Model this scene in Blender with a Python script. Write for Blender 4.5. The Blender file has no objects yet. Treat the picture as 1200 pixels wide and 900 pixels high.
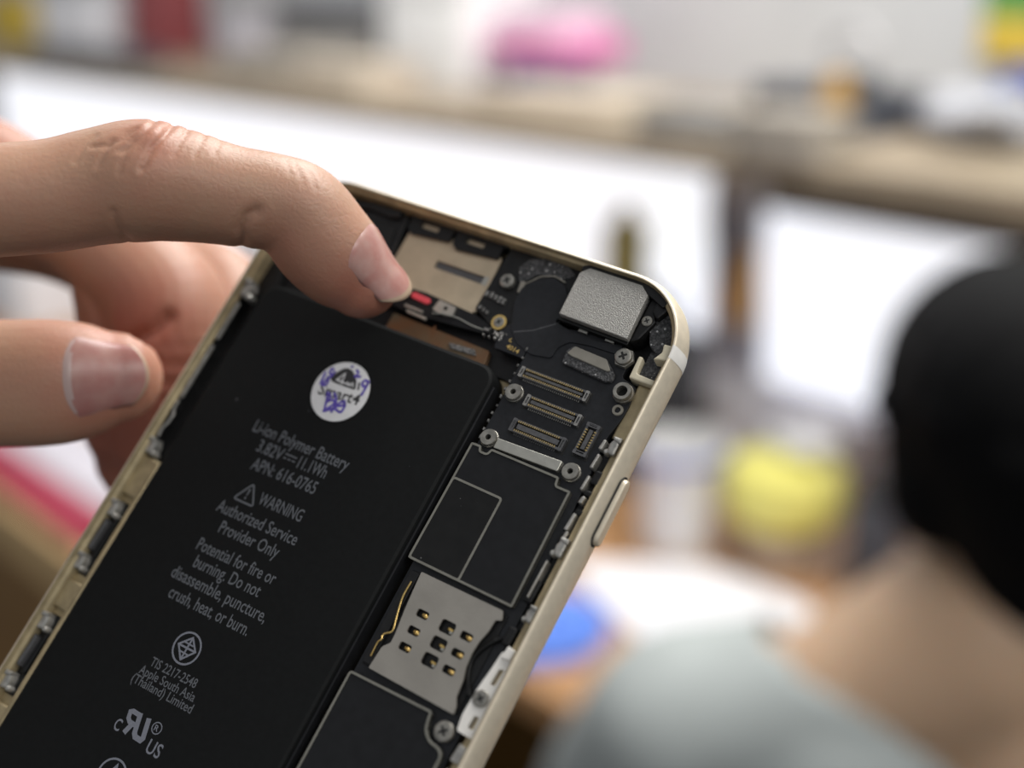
import bpy, bmesh, math, random
import numpy as np
from mathutils import Vector, Matrix, Euler
from mathutils.bvhtree import BVHTree
from mathutils.geometry import tessellate_polygon

random.seed(4)
sc = bpy.context.scene
COL = sc.collection
R = math.radians

# ---------------------------------------------------------------- camera, world, lights, exposure
PITCH = 18.0
CAM_LOC = Vector((0, 0, 1.5))
cam_d = bpy.data.cameras.new('camera')
cam = bpy.data.objects.new('camera', cam_d); COL.objects.link(cam)
cam.location = CAM_LOC; cam.rotation_euler = (R(90 - PITCH), 0, 0)
cam_d.sensor_width = 36.0; cam_d.lens = 44.62
cam_d.clip_start = 0.01; cam_d.clip_end = 60
cam_d.dof.use_dof = True; cam_d.dof.focus_distance = 0.160; cam_d.dof.aperture_fstop = 7.0
sc.camera = cam

sc.view_settings.view_transform = 'Standard'; sc.view_settings.look = 'None'
sc.view_settings.gamma = 1.0; sc.view_settings.use_curve_mapping = False
sc.view_settings.exposure = 0.0
try:
    sc.cycles.use_denoising = True
except Exception:
    pass

w = bpy.data.worlds.new('room_light'); sc.world = w; w.use_nodes = True
bg = w.node_tree.nodes['Background']
bg.inputs['Color'].default_value = (0.93, 0.96, 1.0, 1); bg.inputs['Strength'].default_value = 0.36

def area(name, loc, target, sx, sy, power, color):
    d = bpy.data.lights.new(name, 'AREA'); d.shape = 'RECTANGLE'; d.size = sx; d.size_y = sy
    d.energy = power; d.color = color
    o = bpy.data.objects.new(name, d); COL.objects.link(o); o.location = loc
    o.rotation_euler = (Vector(target) - Vector(loc)).to_track_quat('-Z', 'Y').to_euler()
    return o
area('ceiling_lamp', (0.75, 0.75, 2.75), (0.1, 0.5, 1.2), 1.3, 0.5, 30, (1.0, 0.97, 0.92))
area('ceiling_lamp_rear', (1.0, -1.1, 2.75), (0.0, 0.3, 1.4), 1.3, 0.5, 13, (1.0, 0.97, 0.92))
area('added_fill_left', (-1.2, 2.3, 2.75), (-1.1, 2.6, 0.9), 1.3, 0.5, 13, (1.0, 0.98, 0.95))  # added unseen fill, brightens the counter and shelf at far left
area('added_fill_bench', (0.25, 1.75, 2.75), (0.3, 1.75, 1.2), 2.4, 0.5, 38, (1.0, 0.98, 0.95))  # added fill above the bench, lifts wall, shelf and person; no lamp seen there

# ---------------------------------------------------------------- helpers
def tag(o, label=None, cat=None, group=None, kind=None):
    if label: o['label'] = label
    if cat: o['category'] = cat
    if group: o['group'] = group
    if kind: o['kind'] = kind
    return o

def mat(name, base, rough=0.5, metal=0.0, spec=0.5, noise=0.0, nscale=200.0, bump=0.0, bscale=None,
        col2=None, emit=None, estr=0.0, sss=0.0, coat=0.0, contrast=None):
    m = bpy.data.materials.new(name); m.use_nodes = True
    nt = m.node_tree; b = nt.nodes['Principled BSDF']
    b.inputs['Roughness'].default_value = rough; b.inputs['Metallic'].default_value = metal
    b.inputs['Specular IOR Level'].default_value = spec
    b.inputs['Base Color'].default_value = (*base, 1)
    if coat: b.inputs['Coat Weight'].default_value = coat
    tc = nt.nodes.new('ShaderNodeTexCoord')
    nz = nt.nodes.new('ShaderNodeTexNoise'); nz.inputs['Scale'].default_value = nscale
    nz.inputs['Detail'].default_value = 4
    nt.links.new(tc.outputs['Object'], nz.inputs['Vector'])
    c2 = col2 if col2 else tuple(max(0, c * (1 - max(noise, 0.06))) for c in base)
    rp = nt.nodes.new('ShaderNodeValToRGB')
    lo, hi = contrast if contrast else (0.35, 0.65)
    rp.color_ramp.elements[0].position = lo; rp.color_ramp.elements[1].position = hi
    rp.color_ramp.elements[0].color = (*c2, 1); rp.color_ramp.elements[1].color = (*base, 1)
    nt.links.new(nz.outputs['Fac'], rp.inputs['Fac'])
    nt.links.new(rp.outputs['Color'], b.inputs['Base Color'])
    if bump:
        n2 = nt.nodes.new('ShaderNodeTexNoise'); n2.inputs['Scale'].default_value = bscale or nscale
        n2.inputs['Detail'].default_value = 3
        nt.links.new(tc.outputs['Object'], n2.inputs['Vector'])
        bp = nt.nodes.new('ShaderNodeBump'); bp.inputs['Strength'].default_value = bump
        bp.inputs['Distance'].default_value = 0.0004
        nt.links.new(n2.outputs['Fac'], bp.inputs['Height']); nt.links.new(bp.outputs['Normal'], b.inputs['Normal'])
    if emit:
        b.inputs['Emission Color'].default_value = (*emit, 1); b.inputs['Emission Strength'].default_value = estr
    if sss:
        b.inputs['Subsurface Weight'].default_value = sss
        b.inputs['Subsurface Radius'].default_value = (1.0, 0.35, 0.2)
        b.inputs['Subsurface Scale'].default_value = 0.0035
    return m

class MB:
    """collects shapes; build() links them as one mesh. s scales the units to metres"""
    def __init__(self, s=1.0):
        self.v = []; self.f = []; self.m = []; self.s = s
    def add(self, vs, fs, m=0, M=None):
        o = len(self.v)
        for p in vs:
            p = Vector(p)
            if M is not None: p = M @ p
            self.v.append((p.x * self.s, p.y * self.s, p.z * self.s))
        for f in fs:
            self.f.append([i + o for i in f]); self.m.append(m)
    def prism(self, poly, z0, z1, ch=0.0, m=0, M=None, mt=None):
        n = len(poly)
        if area2(poly) < 0: poly = poly[::-1]
        ch = min(ch, (z1 - z0) * 0.9)
        rings = [[(x, y, z0) for x, y in poly], [(x, y, z1 - ch) for x, y in poly]]
        top = poly
        if ch > 0:
            a = inset(poly, ch * 0.3); rings.append([(x, y, z1 - ch * 0.3) for x, y in a])
            top = inset(poly, ch); rings.append([(x, y, z1) for x, y in top])
        vs = [p for r_ in rings for p in r_]; fs = []
        for k in range(len(rings) - 1):
            for i in range(n):
                j = (i + 1) % n
                fs.append([k * n + i, k * n + j, (k + 1) * n + j, (k + 1) * n + i])
        self.add(vs, fs, m, M)
        tris = tessellate_polygon([[Vector((x, y, 0)) for x, y in top]])
        self.add([(x, y, z1) for x, y in top], [up_tri(t, top) for t in tris], m if mt is None else mt, M)
        self.add([(x, y, z0) for x, y in poly], [up_tri(t, poly)[::-1] for t in tessellate_polygon([[Vector((x, y, 0)) for x, y in poly]])], m, M)
    def flat(self, poly, z, m=0, M=None):
        if area2(poly) < 0: poly = poly[::-1]
        tris = tessellate_polygon([[Vector((x, y, 0)) for x, y in poly]])
        self.add([(x, y, z) for x, y in poly], [up_tri(t, poly) for t in tris], m, M)
    def box(self, x0, x1, y0, y1, z0, z1, ch=0.0, m=0, M=None):
        self.prism([(x0, y0), (x1, y0), (x1, y1), (x0, y1)], z0, z1, ch, m, M)
    def holed(self, poly, holes, z0, z1, m=0):
        bm = bmesh.new()
        loops = [poly] + holes; es = []
        for lp in loops:
            vs = [bm.verts.new((x, y, z1)) for x, y in lp]
            for i in range(len(vs)): es.append(bm.edges.new((vs[i], vs[(i + 1) % len(vs)])))
        bmesh.ops.triangle_fill(bm, use_beauty=True, use_dissolve=False, edges=es)
        bm.verts.index_update()
        vs = [tuple(v.co) for v in bm.verts]; fs = []
        for f in bm.faces:
            ix = [v.index for v in f.verts]
            if f.normal.z < 0: ix = ix[::-1]
            fs.append(ix)
        bm.free()
        self.add(vs, fs, m)
        self.add([(x, y, z0) for x, y, _ in vs], [f[::-1] for f in fs], m)
        for k, lp in enumerate(loops):
            ccw = area2(lp) > 0
            if k == 0 and not ccw or k > 0 and ccw: lp = lp[::-1]
            n = len(lp)
            self.add([(x, y, z0) for x, y in lp] + [(x, y, z1) for x, y in lp],
                     [[i, (i + 1) % n, n + (i + 1) % n, n + i] for i in range(n)], m)
    def lathe(self, cx, cy, prof, n=28, m=0, M=None, z=0.0):
        vs = []; fs = []
        for r_, zz in prof:
            for i in range(n):
                a = 2 * math.pi * i / n
                vs.append((cx + r_ * math.cos(a), cy + r_ * math.sin(a), z + zz))
        for k in range(len(prof) - 1):
            for i in range(n):
                j = (i + 1) % n
                fs.append([k * n + i, k * n + j, (k + 1) * n + j, (k + 1) * n + i])
        self.add(vs, fs, m, M)
    def tube(self, pts, rad, n=8, m=0, M=None, caps=True):
        pts = [Vector(p) for p in pts]
        rads = rad if isinstance(rad, (list, tuple)) else [rad] * len(pts)
        vs = []; fs = []; side = None
        for k, p in enumerate(pts):
            t = (pts[min(k + 1, len(pts) - 1)] - pts[max(k - 1, 0)]).normalized()
            if side is None:
                side = t.orthogonal().normalized()
            side = (side - t * side.dot(t)).normalized(); up = t.cross(side)
            for i in range(n):
                a = 2 * math.pi * i / n
                vs.append(p + (side * math.cos(a) + up * math.sin(a)) * rads[k])
        for k in range(len(pts) - 1):
            for i in range(n):
                j = (i + 1) % n
                fs.append([k * n + i, k * n + j, (k + 1) * n + j, (k + 1) * n + i])
        if caps:
            fs.append(list(range(n))[::-1]); fs.append([(len(pts) - 1) * n + i for i in range(n)])
        self.add(vs, fs, m, M)
    def ribbon(self, pts, wd, z, m=0, closed=False):
        P = [Vector((x, y)) for x, y in pts]; n = len(P); L = []; Rr = []
        for i in range(n):
            a = P[(i - 1) % n] if (closed or i > 0) else P[i]; b = P[(i + 1) % n] if (closed or i < n - 1) else P[i]
            d1 = (P[i] - a); d2 = (b - P[i])
            if d1.length < 1e-9: d1 = d2
            if d2.length < 1e-9: d2 = d1
            d1.normalize(); d2.normalize()
            n1 = Vector((-d1.y, d1.x)); n2 = Vector((-d2.y, d2.x)); mm = (n1 + n2)
            if mm.length < 1e-6: mm = n1.copy()
            mm.normalize(); k = 1 / max(0.45, mm.dot(n1))
            L.append(P[i] + mm * wd / 2 * k); Rr.append(P[i] - mm * wd / 2 * k)
        vs = [(q.x, q.y, z) for q in L] + [(q.x, q.y, z) for q in Rr]
        fs = [[i, n + i, n + (i + 1) % n, (i + 1) % n] for i in range(n if closed else n - 1)]
        self.add(vs, fs, m)
    def build(self, name, mats, parent=None, smooth=True, angle=35, loc=None):
        me = bpy.data.meshes.new(name); me.from_pydata(self.v, [], self.f); 
        for m in (mats if isinstance(mats, (list, tuple)) else [mats]): me.materials.append(m)
        me.polygons.foreach_set('material_index', self.m)
        me.update()
        o = bpy.data.objects.new(name, me); COL.objects.link(o)
        if smooth:
            me.shade_smooth()
            try: me.set_sharp_from_angle(angle=R(angle))
            except Exception: pass
        if parent: o.parent = parent
        if loc is not None: o.location = loc
        return o

def area2(p):
    return sum(p[i][0] * p[(i + 1) % len(p)][1] - p[(i + 1) % len(p)][0] * p[i][1] for i in range(len(p)))
def up_tri(t, poly):
    a, b, c = (poly[i] for i in t)
    return list(t) if (b[0]-a[0])*(c[1]-a[1])-(b[1]-a[1])*(c[0]-a[0]) > 0 else list(t)[::-1]
def inset(poly, d):
    n = len(poly); out = []
    for i in range(n):
        p0, p, p1 = Vector(poly[i - 1]), Vector(poly[i]), Vector(poly[(i + 1) % n])
        e1 = (p - p0); e2 = (p1 - p)
        if e1.length < 1e-9 or e2.length < 1e-9: out.append(tuple(p)); continue
        e1.normalize(); e2.normalize()
        n1 = Vector((-e1.y, e1.x)); n2 = Vector((-e2.y, e2.x)); mm = n1 + n2
        if mm.length < 1e-6: mm = n1.copy()
        mm.normalize()
        out.append(tuple(p + mm * d / max(0.5, mm.dot(n1))))
    return out
def rr(x0, x1, y0, y1, r, n=6):
    out = []
    for cx, cy, a0 in ((x1 - r, y1 - r, 0), (x0 + r, y1 - r, 90), (x0 + r, y0 + r, 180), (x1 - r, y0 + r, 270)):
        for i in range(n + 1):
            a = R(a0 + 90 * i / n); out.append((cx + r * math.cos(a), cy + r * math.sin(a)))
    return out
def circ(cx, cy, r, n=24):
    return [(cx + r * math.cos(2 * math.pi * i / n), cy + r * math.sin(2 * math.pi * i / n)) for i in range(n)]
def rnd(poly, r, n=4):
    """rounds the corners of a polygon"""
    if area2(poly) < 0: poly = poly[::-1]
    out = []; k = len(poly)
    for i in range(k):
        p0, p, p1 = Vector(poly[i - 1]), Vector(poly[i]), Vector(poly[(i + 1) % k])
        a = p0 - p; b = p1 - p; d = min(r, a.length * 0.45, b.length * 0.45)
        A = p + a.normalized() * d; B = p + b.normalized() * d
        for j in range(n + 1):
            t = j / n; out.append(tuple(A * (1 - t) ** 2 + p * 2 * t * (1 - t) + B * t * t))
    return out

_glyphs = {}
def text_mesh(body, bold=0.0, shear=0.0):
    key = (body, bold, shear)
    if key in _glyphs: return _glyphs[key]
    c = bpy.data.curves.new('lettering', 'FONT'); c.body = body; c.size = 1.0; c.offset = bold; c.shear = shear
    c.resolution_u = 3
    o = bpy.data.objects.new('lettering', c); COL.objects.link(o)
    dg = bpy.context.evaluated_depsgraph_get(); dg.update()
    ev = o.evaluated_get(dg); me = ev.to_mesh()
    vs = [tuple(v.co) for v in me.vertices]; fs = [list(p.vertices) for p in me.polygons]
    ev.to_mesh_clear(); bpy.data.objects.remove(o); bpy.data.curves.remove(c)
    _glyphs[key] = (vs, fs)
    return vs, fs
def put_text(mb, body, left, right, cap, z, m=0, bold=0.0, shear=0.0):
    """writes body between the two mid-height points, cap = height of the capitals"""
    vs, fs = text_mesh(body, bold, shear)
    x0 = min(v[0] for v in vs); x1 = max(v[0] for v in vs)
    L = Vector(left); D = Vector(right) - L; n = Vector((-D.y, D.x)).normalized(); W = D.length; d = D.normalized()
    k = cap / 0.70
    out = []
    for x, y, _ in vs:
        q = L + d * ((x - x0) / (x1 - x0) * W) + n * (y * k - cap / 2)
        out.append((q.x, q.y, z))
    fl = [f if up_ok(out, f) else f[::-1] for f in fs]
    mb.add(out, fl, m)
def up_ok(vs, f):
    a, b, c = (vs[i] for i in f[:3])
    return (b[0]-a[0])*(c[1]-a[1])-(b[1]-a[1])*(c[0]-a[0]) > 0

def empty(name, loc=(0, 0, 0), rot=(0, 0, 0)):
    o = bpy.data.objects.new(name, None); COL.objects.link(o); o.location = loc; o.rotation_euler = rot
    o.empty_display_size = 0.02
    return o
def catmull(pts, k=8):
    """smooth path through (x, y, z, r, ...) tuples"""
    P = [np.array(p, float) for p in pts]; P = [2 * P[0] - P[1]] + P + [2 * P[-1] - P[-2]]; out = []
    for i in range(1, len(P) - 2):
        for j in range(k):
            t = j / k
            out.append(0.5 * ((2 * P[i]) + (-P[i-1] + P[i+1]) * t + (2*P[i-1] - 5*P[i] + 4*P[i+1] - P[i+2]) * t*t + (-P[i-1] + 3*P[i] - 3*P[i+1] + P[i+2]) * t**3))
    out.append(P[-2]); return out
def limb(mb, pts, n=24, k=8, flat=1.0, nrm=None):
    """swept limb with round ends through (x, y, z, r); flat squeezes it along nrm"""
    Q = catmull(pts, k) if len(pts) > 2 else [np.array(p, float) for p in pts]
    C = [Vector(q[:3]) for q in Q]; Rd = [q[3] for q in Q]
    d0 = (C[0] - C[1]).normalized(); d1 = (C[-1] - C[-2]).normalized()
    st = []; en = []
    for a in (80, 60, 40, 20):
        st.append((C[0] + d0 * Rd[0] * math.sin(R(a)), Rd[0] * math.cos(R(a))))
        en.insert(0, (C[-1] + d1 * Rd[-1] * math.sin(R(a)), Rd[-1] * math.cos(R(a))))
    allp = st + list(zip(C, Rd)) + en
    vs = []; fs = []; ref = Vector(nrm).normalized() if nrm is not None else Vector((0.31, 0.2, 0.93))
    for i, (p, r_) in enumerate(allp):
        a = allp[max(i - 1, 0)][0]; b = allp[min(i + 1, len(allp) - 1)][0]; t = (b - a).normalized()
        up = ref - t * ref.dot(t)
        if up.length < 1e-3: up = t.orthogonal()
        up.normalize(); sd = t.cross(up)
        for j in range(n):
            an = 2 * math.pi * j / n
            vs.append(p + sd * (r_ * math.cos(an)) + up * (r_ * flat * math.sin(an)))
    m_ = len(allp)
    for i in range(m_ - 1):
        for j in range(n):
            l = (j + 1) % n; fs.append([i*n+j, i*n+l, (i+1)*n+l, (i+1)*n+j])
    fs.append(list(range(n))[::-1]); fs.append([(m_-1)*n+j for j in range(n)])
    mb.add(vs, fs)
def fuse(mb, voxel, smooth=6):
    """one continuous skin over all the shapes of mb (returns a mesh)"""
    me = bpy.data.meshes.new('fused'); me.from_pydata(mb.v, [], mb.f); me.update()
    o = bpy.data.objects.new('fused', me); COL.objects.link(o)
    md = o.modifiers.new('r', 'REMESH'); md.mode = 'VOXEL'; md.voxel_size = voxel; md.use_smooth_shade = True
    if smooth:
        ms = o.modifiers.new('s', 'SMOOTH'); ms.factor = 0.5; ms.iterations = smooth
    dg = bpy.context.evaluated_depsgraph_get(); dg.update()
    out = bpy.data.meshes.new_from_object(o.evaluated_get(dg))
    bpy.data.objects.remove(o); bpy.data.meshes.remove(me)
    return out

# ---------------------------------------------------------------- materials
M = {}
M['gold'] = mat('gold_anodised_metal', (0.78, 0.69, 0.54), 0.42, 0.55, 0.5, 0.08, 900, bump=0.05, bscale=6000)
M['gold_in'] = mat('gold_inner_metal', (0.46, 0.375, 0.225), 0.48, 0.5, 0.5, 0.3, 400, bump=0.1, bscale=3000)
M['antenna'] = mat('white_plastic_band', (0.80, 0.78, 0.74), 0.45, noise=0.05, nscale=800)
M['cream'] = mat('cream_plastic', (0.66, 0.60, 0.45), 0.5, noise=0.12, nscale=700)
M['battery'] = mat('battery_black', (0.0060, 0.0066, 0.0068), 0.58, 0, 0.16, noise=0.2, nscale=1500, bump=0.04, bscale=8000)
M['print'] = mat('grey_print', (0.115, 0.122, 0.135), 0.6, 0, 0.2, noise=0.1, nscale=3000)
M['print_bright'] = mat('grey_print_logo', (0.19, 0.20, 0.235), 0.6, 0, 0.2, noise=0.1, nscale=3000)
M['sticker'] = mat('white_paper_sticker', (0.66, 0.66, 0.67), 0.55, noise=0.06, nscale=900)
M['ink'] = mat('black_ink', (0.03, 0.03, 0.032), 0.5, noise=0.3, nscale=3000)
M['pen'] = mat('purple_pen_ink', (0.11, 0.075, 0.42), 0.5, noise=0.3, nscale=1500)
M['pcb'] = mat('black_circuit_board', (0.0125, 0.0135, 0.0165), 0.45, 0, 0.35, noise=0.3, nscale=1500, bump=0.04, bscale=5000)
M['black'] = mat('black_plastic', (0.008, 0.008, 0.0085), 0.45, 0, 0.35, noise=0.4, nscale=900, bump=0.1, bscale=3000)
M['tape'] = mat('matt_black_tape', (0.0095, 0.010, 0.0115), 0.45, 0, 0.25, noise=0.25, nscale=700, bump=0.03, bscale=1500)
M['gloss'] = mat('glossy_black_film', (0.006, 0.0058, 0.0055), 0.25, 0, 0.35, noise=0.4, nscale=500, bump=0.04, bscale=1200)
M['trim'] = mat('dull_silver_trim', (0.30, 0.29, 0.25), 0.38, 0.7, noise=0.15, nscale=900)
M['silver'] = mat('brushed_silver', (0.50, 0.49, 0.44), 0.36, 0.8, noise=0.12, nscale=700, bump=0.05, bscale=4000)
M['simsilver'] = mat('satin_steel_plate', (0.385, 0.36, 0.32), 0.45, 0.7, noise=0.12, nscale=260, bump=0.05, bscale=3000)
M['camsilver'] = mat('grainy_steel_cap', (0.40, 0.39, 0.365), 0.5, 0.55, noise=0.22, nscale=3500, bump=0.5, bscale=6000, contrast=(0.3, 0.7))
M['screw'] = mat('screw_steel', (0.36, 0.345, 0.31), 0.36, 0.75, noise=0.3, nscale=1500, bump=0.1, bscale=3000)
M['dark_hole'] = mat('dark_recess', (0.006, 0.006, 0.006), 0.7, noise=0.3, nscale=900)
M['pins'] = mat('gold_pins', (0.62, 0.47, 0.22), 0.35, 0.85, noise=0.3, nscale=2500)
M['brass'] = mat('gold_contact', (0.80, 0.56, 0.20), 0.3, 0.85, noise=0.2, nscale=2000)
M['conn'] = mat('grey_connector_body', (0.11, 0.11, 0.115), 0.4, 0.3, noise=0.3, nscale=2500)
M['connrim'] = mat('pale_connector_rim', (0.36, 0.35, 0.33), 0.4, 0.6, noise=0.3, nscale=2500)
M['tanplate'] = mat('tan_metal_plate', (0.55, 0.46, 0.33), 0.5, 0.35, noise=0.14, nscale=350, bump=0.05, bscale=2500)
M['foam'] = mat('speckled_grey_foam', (0.12, 0.12, 0.124), 0.8, 0, 0.3, noise=0.6, nscale=3000, bump=0.7, bscale=3500, col2=(0.04, 0.041, 0.043), contrast=(0.42, 0.68))
M['taupe'] = mat('taupe_rubber', (0.25, 0.235, 0.20), 0.6, noise=0.12, nscale=700)
M['copper'] = mat('copper_foil', (0.22, 0.10, 0.045), 0.5, 0.4, noise=0.4, nscale=250, col2=(0.17, 0.125, 0.075))
M['red'] = mat('pink_red_pad', (0.80, 0.075, 0.10), 0.5, noise=0.15, nscale=1500)
M['solder'] = mat('solder_grey', (0.40, 0.39, 0.37), 0.4, 0.7, noise=0.6, nscale=3000, col2=(0.06, 0.06, 0.06))
M['clipgrey'] = mat('grey_clip_metal', (0.48, 0.47, 0.44), 0.38, 0.6, noise=0.3, nscale=900, bump=0.1, bscale=2000)

# ---------------------------------------------------------------- the phone (millimetres: x across, y up, z towards the open front)
MM = 0.001
phone = empty('smartphone')
tag(phone, 'opened gold smartphone held in the hand, battery and circuit board exposed', 'phone')
PHONE_R = Matrix(((0.8301431172121098, 0.4631271495172402, -0.3104442757167293),
                  (-0.32366761772088426, 0.8536723650183511, 0.40802299744348436),
                  (0.453984226801038, -0.23823672383558747, 0.8585694993603348)))
PHONE_T = Vector((-0.034806158, -0.036542457, -0.157433094))
CAMW = Matrix.Translation(CAM_LOC) @ Euler((R(90 - PITCH), 0, 0)).to_matrix().to_4x4()
PW = CAMW @ (Matrix.Translation(PHONE_T) @ PHONE_R.to_4x4())
phone.location = PW.to_translation(); phone.rotation_euler = PW.to_euler()

# housing: rounded profile swept round the outline
W2, H2, RC = 33.5, 69.05, 10.2
PROF = [(4.0, -6.15), (2.4, -6.05), (1.1, -5.6), (0.3, -4.6), (0.0, -3.3), (0.12, -2.0), (0.45, -0.9), (0.75, -0.32), (0.92, -0.08), (1.02, 0.0),
        (1.22, 0.0), (1.30, -0.12), (1.32, -0.75), (1.42, -0.85), (1.72, -0.9), (1.80, -1.0), (1.85, -4.6), (2.6, -5.0)]
def ring_pts(ins, z, n=14):
    return [(x, y, z) for x, y in rr(-W2 + ins, W2 - ins, -H2 + ins, H2 - ins, max(0.5, RC - ins), n)]
hs = MB(MM); vs = []; fs = []
N_ = len(ring_pts(0, 0))
for ins, z in PROF: vs += ring_pts(ins, z)
for k in range(len(PROF) - 1):
    for i in range(N_):
        j = (i + 1) % N_; fs.append([k*N_+i, k*N_+j, (k+1)*N_+j, (k+1)*N_+i])
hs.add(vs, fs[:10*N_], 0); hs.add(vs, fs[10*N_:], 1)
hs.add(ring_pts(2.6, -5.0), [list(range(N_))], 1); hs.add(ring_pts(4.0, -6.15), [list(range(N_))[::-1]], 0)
# inner ledge on the left, wall pads on the right
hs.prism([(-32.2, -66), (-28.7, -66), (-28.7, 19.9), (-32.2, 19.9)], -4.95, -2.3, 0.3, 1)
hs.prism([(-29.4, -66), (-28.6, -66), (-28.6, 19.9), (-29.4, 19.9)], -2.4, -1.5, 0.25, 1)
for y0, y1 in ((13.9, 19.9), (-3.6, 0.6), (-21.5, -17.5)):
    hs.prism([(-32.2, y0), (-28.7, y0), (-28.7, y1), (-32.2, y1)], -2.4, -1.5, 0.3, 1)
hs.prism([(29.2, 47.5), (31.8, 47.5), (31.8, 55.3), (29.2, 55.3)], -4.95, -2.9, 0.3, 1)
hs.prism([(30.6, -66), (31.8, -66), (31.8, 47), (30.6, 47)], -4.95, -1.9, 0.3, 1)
housing = hs.build('housing', [M['gold'], M['gold_in']], phone, angle=50)

def band(y0, y1, name, m):
    b = MB(MM); pr = [(i - 0.03, z + (0.02 if z > -0.2 else 0)) for i, z in PROF[2:14]]
    vs = [(W2 - i, y0, z) for i, z in pr] + [(W2 - i, y1, z) for i, z in pr]; n = len(pr)
    b.add(vs, [[i, n + i, n + i + 1, i + 1] for i in range(n - 1)])
    vs2 = [(x - 0.5 if k < 7 else x, y, z - (0.3 if k >= 7 else 0)) for k, (x, y, z) in enumerate(vs[:n])]
    b.add(vs[:n] + vs2, [[i, i + 1, n + i + 1, n + i] for i in range(n - 1)])
    return b.build(name, m, housing)
# antenna band sits where the corner bends, so it follows the outline
def outline_band(a0, a1, name):
    b = MB(MM); pr = [(i - 0.035, z + (0.02 if z > -0.2 else 0)) for i, z in PROF[1:15]]; n = len(pr); vs = []
    K = 6
    for k in range(K + 1):
        y = a0 + (a1 - a0) * k / K
        for ins, z in pr:
            cy = H2 - RC; r_ = RC - ins
            dy = y - cy
            x = (W2 - RC) + (math.sqrt(max(0, r_ * r_ - dy * dy)) if dy > 0 else r_)
            vs.append((x, y, z))
    b.add(vs, [[k*n+i, (k+1)*n+i, (k+1)*n+i+1, k*n+i+1] for k in range(K) for i in range(n - 1)])
    return tag(b.build(name, M['antenna'], housing), 'whitish plastic antenna break in the gold rim')
outline_band(58.9, 60.7, 'antenna_band')

sb = MB(MM)
def stadium(y0, y1, hw, n=8):
    out = []
    for i in range(n + 1):
        out.append((y0 + hw - hw * math.sin(R(180 * i / n)), hw * math.cos(R(180 * i / n))))
    for i in range(n + 1):
        out.append((y1 - hw + hw * math.sin(R(180 * i / n)), -hw * math.cos(R(180 * i / n))))
    return out
MX = Matrix(((0, 0, 1, 0), (1, 0, 0, 0), (0, 1, 0, -3.0), (0, 0, 0, 1)))   # local (y, z, outwards) -> phone
sb.prism(stadium(33.9, 43.5, 1.25), 32.9, 33.52, 0.02, 1, MX)
sb.prism(stadium(34.2, 43.2, 1.0), 33.0, 34.1, 0.25, 0, MX)
tag(sb.build('side_button', [M['gold'], M['dark_hole']], housing), 'slim gold power button')

# ---- battery
bt = MB(MM)
bt.prism(rr(-28.45, 11.75, -58, 50.0, 2.6, 6), -4.9, -1.0, 0.55)
battery = bt.build('battery', M['battery'], phone, angle=40)
bw = MB(MM)
bw.prism([(11.75, -58), (12.15, -58), (12.15, 47.6), (11.75, 47.6)], -4.9, -1.55, 0.15)
bw.build('battery_wrap_edge', M['tape'], battery)

def specks(m, scale, size, col):
    nt = m.node_tree; b = nt.nodes['Principled BSDF']; src = b.inputs['Base Color'].links[0].from_socket
    tc = nt.nodes.new('ShaderNodeTexCoord'); vo = nt.nodes.new('ShaderNodeTexVoronoi'); vo.inputs['Scale'].default_value = scale
    nt.links.new(tc.outputs['Object'], vo.inputs['Vector'])
    sp = nt.nodes.new('ShaderNodeSeparateColor'); nt.links.new(vo.outputs['Color'], sp.inputs['Color'])
    th = nt.nodes.new('ShaderNodeMath'); th.operation = 'MULTIPLY'; th.inputs[1].default_value = size; nt.links.new(sp.outputs['Red'], th.inputs[0])
    lt = nt.nodes.new('ShaderNodeMath'); lt.operation = 'LESS_THAN'; nt.links.new(vo.outputs['Distance'], lt.inputs[0]); nt.links.new(th.outputs[0], lt.inputs[1])
    mx = nt.nodes.new('ShaderNodeMix'); mx.data_type = 'RGBA'; mx.inputs['B'].default_value = (*col, 1)
    nt.links.new(lt.outputs[0], mx.inputs['Factor']); nt.links.new(src, mx.inputs['A']); nt.links.new(mx.outputs['Result'], b.inputs['Base Color'])
specks(M['battery'], 190, 0.035, (0.10, 0.10, 0.11)); specks(M['gloss'], 900, 0.10, (0.10, 0.10, 0.10)); specks(M['tape'], 300, 0.04, (0.08, 0.08, 0.085))
specks(M['foam'], 1500, 0.28, (0.42, 0.42, 0.42))
tx = MB(MM); Z = -0.985
T = lambda s, l, r_, c, m=0, b=0.008: put_text(tx, s, l, r_, c, Z, m, b)
T('Li-ion Polymer Battery', (-17.5, 30.1), (-1.1, 30.45), 1.75)
# the direct-current sign is drawn, the font's is not wanted
T('3.82V', (-15.3, 27.85), (-11.0, 27.98), 1.75); T('11.1Wh', (-8.2, 28.1), (-3.5, 28.3), 1.75)
tx.ribbon([(-10.75, 28.3), (-8.75, 28.36)], 0.2, Z)
for k in range(3): tx.ribbon([(-10.75 + k*0.75, 27.72 + .02*k), (-10.25 + k*0.75, 27.74 + .02*k)], 0.2, Z)
T('APN: 616-0765', (-14.6, 25.35), (-3.7, 25.85), 1.75)
T('WARNING', (-10.7, 21.55), (-3.4, 21.85), 1.7)
T('Authorized Service', (-16.0, 18.35), (-2.3, 18.85), 1.7)
T('Provider Only', (-13.9, 15.95), (-3.8, 16.35), 1.7)
T('Potential for fire or', (-15.6, 12.7), (-2.2, 13.2), 1.7)
T('burning. Do not', (-14.6, 10.5), (-3.3, 10.95), 1.7)
T('disassemble, puncture,', (-16.9, 8.05), (-0.6, 8.55), 1.7)
T('crush, heat, or burn.', (-15.6, 5.6), (-1.9, 6.1), 1.7)
T('TIS 2217-2548', (-12.5, -3.15), (-4.7, -2.75), 1.2)
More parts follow.
